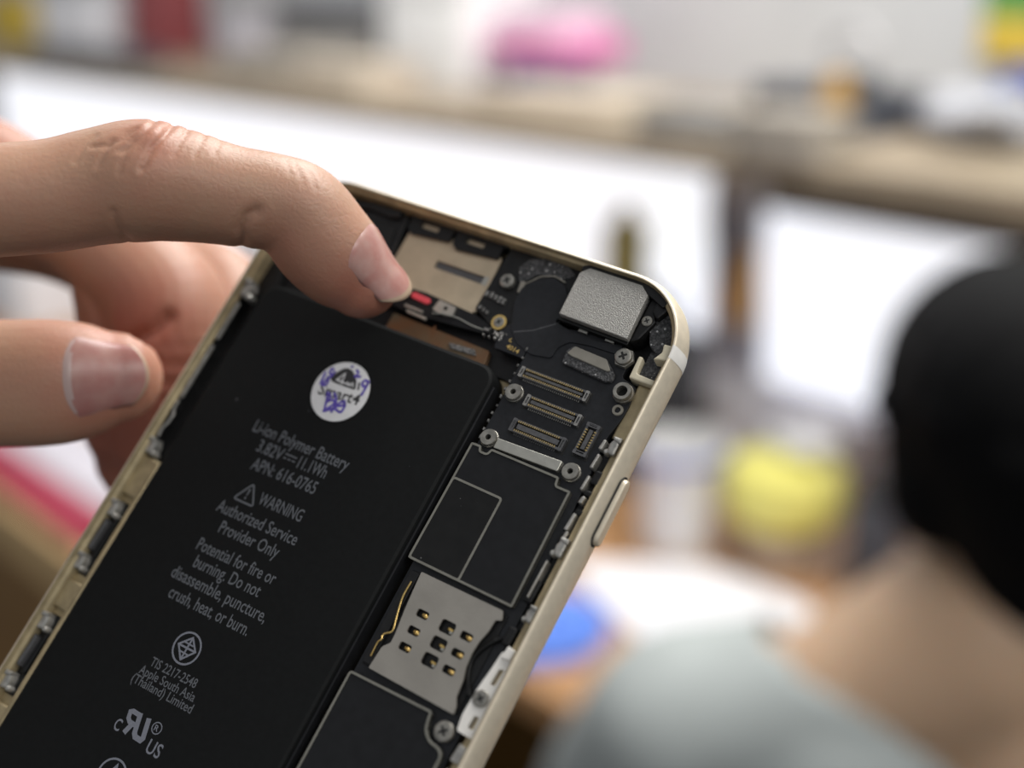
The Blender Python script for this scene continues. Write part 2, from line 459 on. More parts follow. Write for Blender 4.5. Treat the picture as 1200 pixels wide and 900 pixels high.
T('Apple South Asia', (-13.4, -4.65), (-3.9, -4.25), 1.2)
T('(Thailand) Limited', (-13.8, -6.0), (-3.4, -5.6), 1.2)
tri = [(-13.75, 22.75), (-14.35, 20.05), (-11.1, 20.35)]
tri = [(-13.0 + (x + 13.07) * 1.0, y) for x, y in [(-12.75, 22.85), (-14.5, 20.0), (-11.05, 20.1)]]
tx.ribbon(rnd(tri, 0.5), 0.27, Z, 0, True)
tx.flat([(-12.92, 22.0), (-12.60, 22.0), (-12.68, 21.0), (-12.84, 21.0)], Z)
tx.flat(circ(-12.76, 20.66, 0.17, 10), Z)
tx.build('printed_text', [M['print'], M['print_bright']], battery, smooth=False)
lg = MB(MM)
lg.ribbon(circ(-8.75, 0.35, 2.05, 36), 0.26, Z, 0, True)
kite = [(-8.7, 1.85), (-7.3, 0.45), (-8.75, -1.2), (-10.2, 0.35)]
lg.ribbon(kite, 0.26, Z, 0, True)
lg.ribbon([(-8.7, 1.85), (-8.75, -1.2)], 0.26, Z + .002); lg.ribbon([(-10.2, .35), (-7.3, .45)], 0.26, Z + .004)
lg.ribbon([(-9.5, 0.95), (-8.0, 0.95)], 0.2, Z + .001) ; lg.ribbon([(-9.5, -.3), (-8.0, -.3)], 0.2, Z + .001)
# joined reversed R and U mark
def RU(x, y): return (-10.95 + x - 0.27 * y, -12.3 + y * 0.93)
def rib(pts, wd, dz=0): lg.ribbon([RU(*q) for q in pts], wd, Z + dz, 0)
rib([(2.0, 3.0), (0.75, 3.0), (0.35, 2.75), (0.35, 1.95), (0.7, 1.6), (1.95, 1.6)], 0.62)
rib([(1.3, 1.7), (0.35, 0.0)], 0.7, .002)
rib([(1.98, 3.31), (1.98, 0.75), (2.25, 0.35), (3.2, 0.35), (3.5, 0.75), (3.5, 3.31)], 0.72, .004)
put_text(lg, 'C', (-12.5, -11.85), (-11.5, -11.8), 1.5, Z, 0, 0.015)
put_text(lg, 'US', (-6.5, -11.95), (-4.25, -11.85), 1.75, Z, 0, 0.01)
put_text(lg, 'R', (-6.95, -9.75), (-6.3, -9.72), 0.75, Z, 0, 0.01)
lg.ribbon(circ(-6.6, -9.73, 0.72, 24), 0.14, Z, 0, True)
lg.ribbon(circ(-8.95, -17.35, 2.1, 36), 0.27, Z, 0, True)
lg.ribbon([(-9.9, -18.2), (-8.95, -15.9), (-8.0, -18.2)], 0.3, Z)
lg.build('certification_marks', M['print_bright'], battery, smooth=False)

st = MB(MM); SX, SY = -8.09, 39.0
o2 = lambda pts: [(SX + x, SY + y) for x, y in pts]
st.prism(circ(SX, SY, 4.36, 56), -1.0, -0.93, 0.02, 0)
st.flat(o2(rnd([(-2.55, 1.15), (-1.9, 0.78), (1.94, 0.94), (1.85, 1.63), (1.18, 2.5), (0.14, 3.28), (-0.71, 3.42), (-1.32, 3.2), (-1.9, 2.5), (-2.4, 1.7)], 0.35)), -0.925, 1)
st.ribbon(o2([(-0.45, 0.95), (-0.75, 2.55), (-1.45, 1.3), (0.1, 1.3)]), 0.22, -0.921, 0)
st.ribbon(o2([(0.15, 1.2), (0.3, 1.55), (0.5, 1.2), (0.7, 1.55), (0.9, 1.2), (1.1, 1.75), (1.45, 1.2)]), 0.16, -0.921, 0)
st.ribbon(o2([(1.57, 2.2), (2.08, 1.07)]), 0.2, -0.921, 0); st.ribbon(o2([(2.0, 2.14), (2.38, 1.12)]), 0.3, -0.922, 1)
put_text(st, 'Smart4', (SX - 3.2, SY - 0.7), (SX + 3.45, SY + 0.0), 1.6, -0.922, 1, 0.02)
for pts in ([(-3.68, 1.73), (-3.55, 0.82), (-3.41, -0.21)],
            [(-2.64, 2.46), (-3.08, 2.44), (-3.0, 1.85), (-2.49, 1.77), (-2.41, 2.35)], [(-2.42, 1.66), (-2.92, 0.79), (-3.1, -0.1), (-2.61, 0.09), (-2.6, 0.77), (-3.08, 1.27)],
            [(-0.38, 3.99), (-0.29, 3.62)], [(0.51, 3.65), (0.96, 3.41), (1.05, 3.03), (0.89, 2.7), (1.75, 2.99)],
            [(3.26, 2.59), (2.7, 2.78), (2.43, 2.27), (2.82, 1.88), (3.23, 2.17), (3.25, 2.72), (3.26, 1.65), (3.27, 0.58)],
            [(-1.74, -0.66), (-1.22, -1.81), (-0.61, -3.45)], [(-1.5, -0.7), (-0.9, -1.3), (-1.08, -2.03), (-0.38, -1.49), (0.14, -1.82), (-0.4, -2.84), (-0.68, -3.34), (0.31, -2.56)],
            [(-0.77, -0.43), (-0.04, -1.09), (0.4, -1.99), (0.42, -3.18)], [(0.52, -1.95), (1.2, -1.15), (1.77, -1.46), (1.78, -2.52), (1.05, -2.54), (0.41, -2.25), (1.59, -1.53), (1.3, -0.84)]):
    q = catmull([(x, y, 0, 0) for x, y in pts], 5)
    st.ribbon(o2([(a[0], a[1]) for a in q]), 0.38, -0.916 + random.random() * 0.003, 2)
tag(st.build('round_sticker', [M['sticker'], M['ink'], M['pen']], battery, smooth=False), 'round white sticker with purple pen scribbles')

# ---- logic board
lb = MB(MM)
lb.prism(rnd([(13.2, -62), (29.6, -62), (29.6, 30), (29.2, 40), (28.9, 47.2), (29.5, 50.0), (29.6, 52.0), (29.3, 54.6), (26.9, 55.2), (26.9, 59), (21, 59.6), (15.4, 58.6), (13.2, 57.0)], 0.4), -3.4, -2.55, 0.05)
board = lb.build('logic_board', M['pcb'], phone)

def connector(x0, x1, y0, y1, vert=False, rim='connrim', core=True):
    c = MB(MM); z0, z1 = -2.6, -1.95
    t = 0.30
    c.box(x0 - 0.25, x1 + 0.25, y0 - 0.3, y1 + 0.12, z0, z0 + 0.09, 0.02, 3)                 # dark footprint
    c.holed(rr(x0, x1, y0, y1, 0.16, 2), [rr(x0 + t, x1 - t, y0 + t, y1 - t, 0.08, 2)[::-1]], z0, z1, 0)
    c.box(x0 + t, x1 - t, y0 + t, y1 - t, z0, z0 + 0.2, 0, 3)
    # pale end caps
    if vert:
        for a, b in ((y0, y0 + 0.55), (y1 - 0.55, y1)): c.holed(rr(x0 - .05, x1 + .05, a, b, 0.1, 2), [rr(x0 + .35, x1 - .35, a + .15, b - .12, .05, 2)[::-1]], z0, z1 + 0.06, 1)
        if core: c.box(x0 + 0.62, x1 - 0.62, y0 + 0.85, y1 - 0.85, z0, z1 - 0.03, 0.04, 0)
        n = int((y1 - y0 - 1.4) / 0.36)
        for i in range(n):
            y = y0 + 0.8 + i * 0.36
            for xx in (x0 + 0.12, x1 - 0.42): c.box(xx, xx + 0.3, y, y + 0.19, z0, z1 + 0.05, 0.03, 2)
    else:
        for a, b in ((x0, x0 + 0.55), (x1 - 0.55, x1)): c.holed(rr(a, b, y0 - .05, y1 + .05, 0.12, 2), [rr(a + .16, b - .14, y0 + .3, y1 - .3, .05, 2)[::-1]], z0, z1 + 0.06, 1)
        if core: c.box(x0 + 0.85, x1 - 0.85, y0 + 0.52, y1 - 0.52, z0, z1 - 0.03, 0.04, 0)
        n = int((x1 - x0 - 1.4) / 0.30)
        for i in range(n):
            x = x0 + 0.75 + i * 0.30
            for yy in (y0 + 0.1, y1 - 0.38): c.box(x, x + 0.16, yy, yy + 0.28, z0, z1 + 0.05, 0.03, 2)
            c.box(x, x + 0.15, y0 - 0.28, y0 + 0.02, z0, z0 + 0.16, 0.02, 1)
    return c.build('board_connector', [M['conn'], M[rim], M['pins'], M['dark_hole']], board)
connector(13.95, 24.25, 50.35, 51.75); connector(16.6, 24.8, 46.98, 48.5)
connector(16.5, 24.4, 43.2, 44.95, rim='conn'); connector(25.9, 27.7, 43.6, 48.05, True, rim='conn')

def standoff(x, y, r=1.15, h=0.9, hole=0.38):
    c = MB(MM)
    c.lathe(x, y, [(r * 1.08, -2.6), (r * 1.08, -2.5 + h * 0.35), (r, -2.45 + h * 0.4), (r, -2.55 + h * 0.8), (r * 0.92, -2.55 + h), (hole + 0.22, -2.55 + h), (hole, -2.6 + h), (hole, -2.7)], 28, 0)
    c.add([(x + hole * math.cos(i), y + hole * math.sin(i), -2.5) for i in np.linspace(0, 6.28, 13)[:-1]], [list(range(12))], 1)
    return c.build('standoff', [M['screw'], M['dark_hole']], board, angle=30)
standoff(14.65, 48.05); standoff(14.6, 41.25); standoff(26.9, 41.25)
standoff(28.25, 53.2, 1.25, 1.2, 0.72)
rg = MB(MM); rg.lathe(28.5, 50.95, [(0.75, -2.55), (0.7, -2.35), (0.4, -2.35), (0.38, -2.54)], 20); rg.build('eyelet', M['taupe'], board)

def screw(x, y, z, r, parent, name='screw', head=0.35, washer=None, m='screw', cross=True):
    c = MB(MM)
    if washer: c.lathe(x, y, [(r + washer, z - 0.05), (r + washer, z + 0.12), (r * 0.9, z + 0.14)], 24, 1)
    c.lathe(x, y, [(r, z - 0.4), (r, z + head * 0.5), (r * 0.93, z + head * 0.8), (r * 0.75, z + head), (r * 0.42, z + head), (0.001, z + head * 0.95)], 24, 0)
    if cross:
        for k in range(2):
            a = R(40 + 90 * k); d = Vector((math.cos(a), math.sin(a))) * r * 0.5; e = Vector((-d.y, d.x)) * 0.26
            p = Vector((x, y)); c.flat([tuple(p - d - e), tuple(p + d - e), tuple(p + d + e), tuple(p - d + e)], z + head + 0.006 + k * 0.003, 2)
    return c.build(name, [M[m], M['brass'], M['dark_hole']], parent, angle=30)
s_ = screw(26.15, 57.6, -1.9, 1.15, board, head=0.5); s_['label'] = 'domed silver screw with a hexagonal foot'
hx = MB(MM); hx.prism([(26.15 + 1.4 * math.cos(R(60*i)), 57.6 + 1.4 * math.sin(R(60*i))) for i in range(6)], -2.6, -1.95, 0.1); hx.build('hex_foot', M['screw'], board)
br = MB(MM); br.prism(rnd([(15.9, 40.25), (25.35, 40.6), (25.35, 42.05), (15.9, 41.65)], 0.15), -2.6, -1.75, 0.12)
tag(br.build('bracket', M['silver'], board), 'bright brushed silver bar')

def strokes_frame(mb, poly, wd, z0, z1, m):
    """raised trim following a closed polygon"""
    if area2(poly) < 0: poly = poly[::-1]
    inn = inset(poly, wd); n = len(poly)
    vs = [(x, y, z0) for x, y in poly] + [(x, y, z1) for x, y in poly] + [(x, y, z1) for x, y in inn] + [(x, y, z0) for x, y in inn]
    mb.add(vs, [[k*n+i, k*n+(i+1) % n, (k+1)*n+(i+1) % n, (k+1)*n+i] for k in range(3) for i in range(n)], m)
sh = MB(MM)
P1 = rnd([(12.9, 39.8), (12.75, 23.1), (28.4, 23.1), (28.25, 38.9), (26.2, 38.9), (26.0, 40.0), (15.9, 40.0), (15.6, 39.2), (14.6, 39.2), (14.4, 39.85)], 0.25)
sh.prism(P1, -2.55, -1.72, 0.05, 1); 
shield = None
strokes_frame(sh, P1, 0.28, -2.5, -1.62, 0)
L1 = rnd([(13.15, 34.55), (13.0, 23.35), (20.3, 23.35), (20.3, 34.5)], 0.3)
strokes_frame(sh, inset(L1, -0.28), 0.3, -2.4, -1.63, 0)
sh.prism(inset(L1, 0.02), -2.5, -1.70, 0.03, 2)
tag(sh.build('shield_cover', [M['trim'], M['tape'], M['gloss']], board), 'black film cover edged in thin silver, glossy patch at left')
s2 = MB(MM)
P2 = rnd([(13.2, 7.8), (13.2, -60), (29.3, -60), (29.2, 4.3), (28.4, 5.0), (26.9, 5.2), (25.95, 6.0), (25.6, 7.2), (25.5, 8.2)], 0.5)
s2.prism(P2, -2.55, -1.72, 0.05, 1); strokes_frame(s2, P2, 0.3, -2.5, -1.6, 0)
tag(s2.build('shield_cover', [M['trim'], M['tape']], board), 'lower black cover with a notch around a screw')
screw(27.85, 6.8, -2.0, 1.25, board, head=0.4)
cp = MB(MM)
for (x, y, a, b) in ((3.4, 59.7, .5, .8), (4.2, 59.75, .4, .9), (4.9, 59.6, .45, .7), (5.6, 59.5, .5, .9), (6.3, 59.45, .4, .8), (3.5, 57.6, .35, .6), (4.2, 57.4, .3, .6), (4.9, 57.2, .3, .5)):
    cp.box(x, x + a, y - b / 2, y + b / 2, -2.8, -2.35, 0.05)
for k in range(26):
    x = random.uniform(12.9, 13.1); y = 24 + k * 1.2
    cp.box(x, x + .25, y, y + random.uniform(.25, .6), -2.9, -2.3, 0.04)
cp.build('surface_components', M['solder'], board)

# ---- sim reader
sm = MB(MM)
SZ = -1.5
def ell(x, y, a, b, r_): return rr(x - a, x + a, y - b, y + b, r_, 3)
holes = []
for x in (18.4, 24.95):
    for y in (17.65, 15.4, 13.2): holes.append(ell(x, y, 0.85, 0.5, 0.28))
for y in (17.6, 15.4, 13.2): holes.append(ell(22.15, y, 1.05, 0.78, 0.35))
out = rnd([(15.5, 22.2), (27.6, 22.3), (28.1, 21.2), (27.3, 20.9), (27.2, 19.4), (26.75, 17.8), (26.6, 16.2), (26.75, 14.4), (27.2, 12.9), (27.4, 10.9), (27.95, 9.9), (28.1, 9.0), (15.35, 9.05), (15.6, 12.0), (16.4, 12.9), (16.35, 14.2), (15.95, 17.0), (15.7, 19.6)], 0.2, 3)
sm.holed(out, [h[::-1] for h in holes], SZ - 0.28, SZ, 0)
sim = sm.build('sim_reader', M['simsilver'], phone, angle=30)
sbm = MB(MM); sbm.box(13.9, 28.2, 9.2, 22.0, -2.9, SZ - 0.75, 0.1, 0); sbm.box(13.9, 15.2, 9.4, 21.9, -2.9, SZ - 0.35, 0.1, 0)
sbm.build('reader_base', M['black'], sim)
for x, y in [(x, y) for x in (18.4, 24.95) for y in (17.65, 15.4, 13.2)]:
    c = MB(MM); c.tube([(x - 0.15, y, SZ - 0.8), (x + 0.1, y - 0.02, SZ - 0.3), (x + 0.4, y - 0.04, SZ - 0.12), (x + 0.75, y - 0.05, SZ - 0.4)], 0.27, 8); c.build('spring_contact', M['brass'], sim)
for y in (17.6, 15.4, 13.2):
    c = MB(MM); c.tube([(22.05, y, SZ - 0.8), (22.4, y - .05, SZ - 0.3), (22.9, y - .1, SZ - 0.45)], 0.2, 8, 0); c.box(22.55, 23.0, y - 0.55, y - 0.2, SZ - .8, SZ - .25, .08, 1); c.build('spring_contact', [M['brass'], M['silver']], sim)
c = MB(MM); c.tube([tuple(a[:3]) for a in catmull([(14.85, 20.6, SZ - .1, 0), (14.8, 18.4, SZ - .15, 0), (15.35, 16.1, SZ - .1, 0), (15.85, 14.3, SZ, 0), (15.3, 13.7, SZ, 0), (14.95, 13.3, SZ, 0), (15.05, 12.7, SZ, 0), (14.75, 12.2, SZ - .1, 0), (14.75, 10.4, SZ - .2, 0)], 4)], 0.11, 7); tag(c.build('switch_wire', M['brass'], sim), 'bent gold wire spring')
c = MB(MM)
arc = [(28.2 - 1.5 * math.sin(math.pi * t) - 0.1, 19.4 - 7.8 * t) for t in np.linspace(0, 1, 15)]
c.prism([(x, y) for x, y in arc] + [(x + 1.1 - 0.6 * math.sin(math.pi * t), y) for (x, y), t in zip(arc[::-1], np.linspace(1, 0, 15))], -2.9, -1.75, 0.3)
c.build('tray_guide', M['gloss'], sim)

# ---- camera module
cm = MB(MM)
cap = rnd([(15.7, 59.75), (26.0, 59.55), (25.75, 66.1), (24.4, 67.15), (16.6, 67.15), (15.55, 66.1)], 0.15)
cm.prism(cap, -1.5, -0.5, 0.12, 0)
camm = cm.build('camera_module', M['camsilver'], phone, angle=30)
tag(camm, 'grainy silver camera cap with clipped corners')
c = MB(MM); c.prism(rnd([(15.5, 59.3), (26.0, 59.1), (25.9, 66.6), (24.5, 67.9), (16.4, 67.8), (15.4, 66.5)], 0.2), -4.8, -1.45, 0.1)
cb = c.build('camera_body', M['gloss'], camm)
c = MB(MM)
for x in (18.6, 22.6): c.box(x, x + 1.3, 58.95, 59.3, -2.4, -2.05, 0.05)
c.build('side_tab', M['silver'], camm)
c = MB(MM); c.prism(rnd([(24.6, 67.7), (27.0, 67.3), (28.35, 66.2), (28.6, 65.0), (27.5, 63.9), (28.0, 63.4), (27.6, 62.2), (27.0, 60.4), (25.9, 59.6), (25.9, 66.4)], 0.3), -4.8, -1.6, 0.25)
c.prism(rnd([(26.9, 66.9), (28.3, 66.6), (29.0, 65.4), (28.1, 63.6), (27.0, 64.4)], 0.3), -3.0, -1.2, 0.25)
c.build('camera_bracket', M['black'], camm)
screw(26.85, 63.1, -1.6, 0.72, camm, head=0.2)
c = MB(MM); c.prism(rnd([(15.4, 66.6), (24.2, 66.8), (26.6, 65.9), (28.3, 65.2), (28.6, 66.2), (26.8, 67.2), (24.6, 67.72), (16.2, 67.72), (15.4, 67.3)], 0.2), -2.5, -0.78, 0.1); c.build('rear_wall_tab', M['black'], camm)

# ---- foam, brackets, flexes near the top
c = MB(MM); c.prism(rnd([(27.6, 65.4), (28.9, 66.3), (30.5, 64.6), (31.5, 61.9), (31.3, 58.9), (28.4, 60.3), (27.5, 62.2)], 0.4), -4.9, -2.2, 0.15)
c.build('corner_foam', M['foam'], phone)
c = MB(MM); c.prism(rnd([(28.7, 60.0), (31.2, 59.4), (31.2, 55.9), (28.7, 55.9)], 0.4), -4.9, -2.9, 0.1)
c.build('foam_pad', M['foam'], phone)
c = MB(MM)
c.prism(rnd([(27.9, 58.5), (28.5, 58.5), (28.75, 56.2), (31.6, 56.1), (31.6, 55.3), (28.0, 55.3)], 0.25), -4.0, -1.9, 0.2)
c.prism(rnd([(30.6, 60.7), (32.2, 60.9), (32.2, 58.7), (30.2, 58.3), (30.9, 59.6)], 0.25), -4.0, -0.85, 0.2)
tag(c.build('antenna_insulator', M['cream'], phone), 'cream plastic L-shaped piece')
c = MB(MM); c.prism(rnd([(18.5, 55.9), (19.2, 56.8), (24.2, 56.6), (25.5, 55.6), (26.15, 55.0), (26.1, 54.0), (25.3, 53.7), (18.7, 54.1)], 0.25), -2.5, -1.95, 0.12, 1)
c.prism(rnd([(18.8, 55.5), (19.4, 56.75), (24.2, 56.55), (25.4, 55.3), (25.1, 55.0), (19.6, 55.3)], 0.2), -2.4, -1.75, 0.12, 0)
tag(c.build('gasket', [M['taupe'], M['foam']], phone), 'taupe rubber bar with speckled foam face')
c = MB(MM); c.prism(rnd([(7.95, 60.1), (7.95, 62.2), (9.6, 64.2), (11.6, 65.0), (13.6, 64.4), (15.2, 62.5), (15.2, 60.0), (14.8, 59.2), (17.4, 58.75), (21.6, 58.6), (25.2, 59.3), (25.0, 57.8), (20.8, 57.65), (18.1, 57.2), (16.95, 55.9), (16.85, 54.25), (14.0, 53.75), (11.3, 54.5), (9.5, 56.1)], 0.5), -2.7, -2.35, 0.06)
c.ribbon([(10.2, 55.9), (12.6, 57.0), (15.1, 58.9)], 0.14, -2.345, 1)
tag(c.build('camera_flex', [M['pcb'], M['conn']], phone), 'rounded matt black flex tape')
c = MB(MM); put_text(c, '4014', (10.25, 53.75), (12.3, 53.5), 0.62, -2.3, 0, 0.02); c.ribbon([(10.1, 54.6), (10.4, 54.9), (10.2, 54.5), (10.6, 54.4)], 0.12, -2.3)
c.build('board_marking', M['brass'], phone, smooth=False)
c = MB(MM); c.prism(rnd([(8.6, 52.9), (13.1, 52.9), (13.1, 57), (10, 57.5), (8, 56)], 0.3), -3.2, -2.45, 0.05); c.build('flex_strip', M['pcb'], phone)
# top flex and cavity liner
c = MB(MM); c.prism(rnd([(-30.6, 49.9), (-30.6, 60), (-27, 65), (-22, 66.2), (27.5, 66.2), (30.5, 62), (30.9, 55.6), (29.4, 47), (13.0, 47), (12.3, 49.8)], 1.0), -4.98, -4.5, 0.1); c.build('cavity_liner', M['black'], phone)
c = MB(MM)
c.prism(rnd([(2.9, 57.2), (3.2, 65.2), (3.4, 67.6), (15.4, 67.7), (15.3, 58.8), (12, 53.9), (8.2, 53.6), (7.4, 55.2), (4, 56.8)], 0.4), -4.0, -2.75, 0.1)
c.build('top_flex', M['black'], phone)
c = MB(MM); c.prism(rnd([(5.9, 64.8), (6.9, 66.6), (9.5, 67.5), (12.7, 67.3), (14.4, 66.2), (12.6, 65.1), (9.0, 64.7), (7.8, 63.2), (7.0, 62.8)], 0.4), -3.2, -2.5, 0.15); c.build('speckled_tape', M['foam'], phone)
c = MB(MM); c.prism(rnd([(7.3, 63.0), (8.0, 63.2), (8.2, 61.5), (7.6, 61.3)], 0.15), -2.9, -2.4, 0.08); c.ribbon([(8.2, 62.9), (9.7, 64.55), (11.6, 65.25), (13.4, 64.85)], 0.16, -2.40, 0); c.build('shield_lip', M['taupe'], phone)
screw(5.65, 62.25, -2.2, 1.05, phone, head=0.4)
screw(7.5, 56.4, -2.35, 0.78, phone, head=0.22, washer=0.32)['label'] = 'screw on a gold ring washer'
c = MB(MM)
for k in range(26):
    x = random.gauss(7.9, .6); y = random.gauss(54.55, .38); q = random.uniform(.12, .3)
    c.lathe(x, y, [(q, -2.9), (q, -2.5), (q*.6, -2.3), (.01, -2.22)], 8)
c.box(5.9, 6.7, 54.7, 55.1, -2.9, -2.3, .1); c.box(8.3, 9.0, 54.9, 55.3, -2.9, -2.25, .1)
c.build('coaxial_plug', M['solder'], phone)
c = MB(MM)
c.holed(rnd([(-13.0, 54.6), (-13.0, 66.0), (-3.6, 65.7), (-3.2, 66.2), (-2.2, 66.0), (1.9, 65.9), (2.6, 65.4), (3.3, 57.3), (2.4, 56.4), (-8, 56.4)], 0.3),
        [rr(-6.5, 1.6, 60.95, 62.15, 0.12, 2)[::-1]], -3.5, -3.1, 0)
tag(c.build('earpiece_plate', M['tanplate'], phone), 'tan metal plate with a dark slot')
c = MB(MM); c.box(-6.7, 1.8, 60.8, 62.3, -4.0, -3.42, 0.02, 0); c.box(1.6, 2.4, 60.9, 62.2, -3.2, -3.06, 0.02, 1); c.build('plate_slot', [M['conn'], M['silver']], phone)
c = MB(MM)
for x0, x1, wx0, wx1, dy in ((-13.4, -6.0, -11.5, -8.4, 0.0), (-5.4, 2.3, -3.6, -0.5, -0.1)):
    c.holed(rnd([(x0, 67.6 + dy), (x1, 67.4 + dy), (x1, 65.1 + dy), (x0 + .8, 64.5 + dy), (x0, 65.3 + dy)], 0.3), [rr(wx0, wx1, 65.85 + dy, 66.7 + dy, .15, 2)[::-1]], -3.3, -2.5, 0)
    c.box(wx0 - .1, wx1 + .1, 65.7 + dy, 66.8 + dy, -3.3, -3.05, 0, 1)
c.box(-14, 3, 66.9, 67.6, -4.9, -2.6, 0.1, 0)
tag(c.build('top_clip_frame', [M['black'], M['tanplate']], phone), 'black clip frames with small tan windows')
c = MB(MM)
c.prism(rnd([(-25.5, 58), (-25.5, 66.8), (-16.2, 67.6), (-14.0, 66.8), (-13.2, 60.5), (-13.1, 57.2), (-18, 55)], 0.6), -4.9, -2.6, 0.3)
c.prism(rnd([(-24.5, 65.0), (-24.5, 66.3), (-20, 67.0), (-15.2, 67.2), (-14.8, 66.0), (-16.5, 65.4), (-20, 65.8)], 0.5), -2.8, -1.9, 0.35)
c.prism(rnd([(-19, 58.5), (-19, 64.5), (-15, 64.8), (-14, 58.5)], 0.5), -2.8, -2.3, 0.3)
c.build('front_camera_block', M['black'], phone)
# sensor flex cable under the fingertip
c = MB(MM)
c.prism(rnd([(-14, 57.2), (-8.6, 56.85), (-5.3, 57.05), (3.4, 56.5), (7.2, 55.6), (7.0, 54.5), (3.0, 54.1), (-3.1, 53.6), (-7.5, 53.5), (-14, 54)], 0.4), -3.15, -2.9, 0.06, 0)
flex = c.build('sensor_flex', M['tape'], phone)
c = MB(MM); c.prism(stadium(-7.2, -3.9, 0.47), -2.95, -2.7, 0.1, 0, Matrix.Translation((0, 55.95, 0)) @ Matrix.Translation((-5.55, 0, 0)) @ Matrix.Rotation(R(-4), 4, 'Z') @ Matrix.Translation((5.55, 0, 0)))
tag(c.build('sensor_pad', M['red'], flex), 'pink-red oblong pad')
c = MB(MM); c.holed(rnd([(-2.9, 55.0), (-2.6, 56.6), (0.3, 56.4), (0.4, 55.0), (-0.6, 54.7)], .2), [circ(-1.1, 55.75, 0.33, 12)[::-1]], -2.95, -2.6, 0); c.box(-2.5, 0.2, 55, 56.4, -2.95, -2.85, 0, 1); tag(c.build('plug', [M['silver'], M['dark_hole']], flex), 'silver plug with a dark hole')
c = MB(MM); c.lathe(-8.35, 56.2, [(0.95, -3), (0.95, -1.9), (0.8, -1.7), (0.01, -1.65)], 20); tag(c.build('microphone', M['taupe'], flex), 'small grey round part at the fingertip')
c = MB(MM)
c.tube([tuple(a[:3]) for a in catmull([(-2.6, 54.5, -2.7, 0), (-0.6, 54.9, -2.5, 0), (1.5, 55.0, -2.45, 0), (4.0, 54.75, -2.6, 0), (6.0, 54.75, -2.6, 0)], 5)], 0.1, 6)
c.prism(rnd([(-7.3, 54.4), (-4.2, 54.3), (-4.0, 54.0), (-7.2, 54.0)], .1), -3, -2.65, .05); c.prism(rnd([(-6.6, 53.75), (-3.2, 53.6), (-3.0, 53.2), (-6.4, 53.3)], .1), -3, -2.7, .05)
c.build('flex_edge_strip', M['silver'], flex)
c = MB(MM); c.prism(rnd([(-8.8, 49.8), (-8.8, 52.9), (-3, 52.8), (7.6, 52.6), (8.0, 50.4), (7.6, 49.8)], .3), -4.9, -3.6, .1); c.box(-1.9, -1.6, 50.2, 53.2, -3.7, -3.5, .05); c.build('copper_backing', M['copper'], phone)
c = MB(MM); c.prism(rnd([(1.5, 51.6), (5.6, 52.0), (6.3, 51.2), (2.2, 50.9)], .2), -3.7, -3.35, .1); c.build('adhesive_tab', M['solder'], phone)

# ---- left edge: volume key flex, clips
c = MB(MM)
c.prism(rnd([(-32.3, 20.2), (-28.4, 20.2), (-28.4, 51), (-31.0, 56), (-32.3, 55)], .3), -4.9, -3.1, .1)
for y in (26.5, 30.5, 36, 39.5, 43.5): c.prism(rnd([(-32.2, y), (-31.2, y + .1), (-31.2, y + 1.8), (-32.2, y + 2)], .25), -3.2, -1.0, .2)
c.prism(rnd([(-32.3, 22.5), (-31.25, 22.5), (-31.25, 46.5), (-32.3, 46.5)], .2), -3.2, -1.25, .2)
volume = c.build('volume_key_flex', M['black'], phone)
for a, b in ((29.2, 37.8), (39.0, 45.0)):
    c = MB(MM); c.prism(rnd([(-31.25, a), (-30.85, a + .1), (-30.85, b), (-31.25, b + .2)], .1), -1.15, -0.75, .08); c.build('spring_rail', M['clipgrey'], volume)
c = MB(MM); c.tube([(-31.1, 28.8, -.85), (-31.0, 27.4, -.8), (-30.5, 26.6, -.8), (-30.55, 25.3, -.8), (-30.95, 24.3, -.8), (-30.8, 23.0, -.8)], .2, 6); c.build('spring_rail', M['clipgrey'], volume)

def clip(x, y, parent, s=1.0, flip=False, m='clipgrey', zt=-.15, name='display_clip'):
    c = MB(MM); k = -1 if flip else 1
    X = lambda a: x + a * s * k
    c.prism(rnd([(X(-.75), y - 1.1*s), (X(.35), y - .9*s), (X(.55), y + .2*s), (X(.2), y + 1.1*s), (X(-.75), y + 1.0*s)], .3*s), -2.6, zt - .65, .3, 0)
    c.lathe(X(.5), y - .75*s, [(.42*s, -2.6), (.42*s, zt - 1.1), (.25*s, zt - .85), (.01, zt - .8)], 10, 0)
    c.prism(rnd([(X(-.9), y + .6*s), (X(.2), y + .9*s), (X(.3), y + 1.3*s), (X(-.9), y + 1.35*s)], .15*s), -2.4, zt - .35, .2, 0)
    return c.build(name, M[m], parent)
clip(-31.1, 47.5, phone, 1.2); clip(-31.0, 21.3, phone, 1.0)
for ya, yb, y0, y1 in ((11.4, 3.1, 5.3, 9.6), (-6.0, -14.8, -12.3, -8.1), (-24.0, -32.2, -30, -26)):
    clip(-31.0, ya, phone); clip(-31.1, yb, phone)
    c = MB(MM); c.prism(rnd([(-32.2, yb - 1.5), (-29.6, yb - 1.5), (-29.6, ya + 1.5), (-32.2, ya + 1.5)], .3), -2.5, -2.26, .02, 1)
    c.prism(rnd([(-31.7, y0), (-31.0, y0 - .2), (-30.8, y1), (-31.5, y1 + .3)], .2), -2.5, -1.1, .25, 0)
    c.prism(rnd([(-30.9, y0 - .8), (-30.0, y0 - .8), (-29.9, y1 + 1), (-30.6, y1 + 1)], .2), -2.5, -1.8, .25, 1)
    c.build('clip_spring', [M['conn'], M['black']], phone)
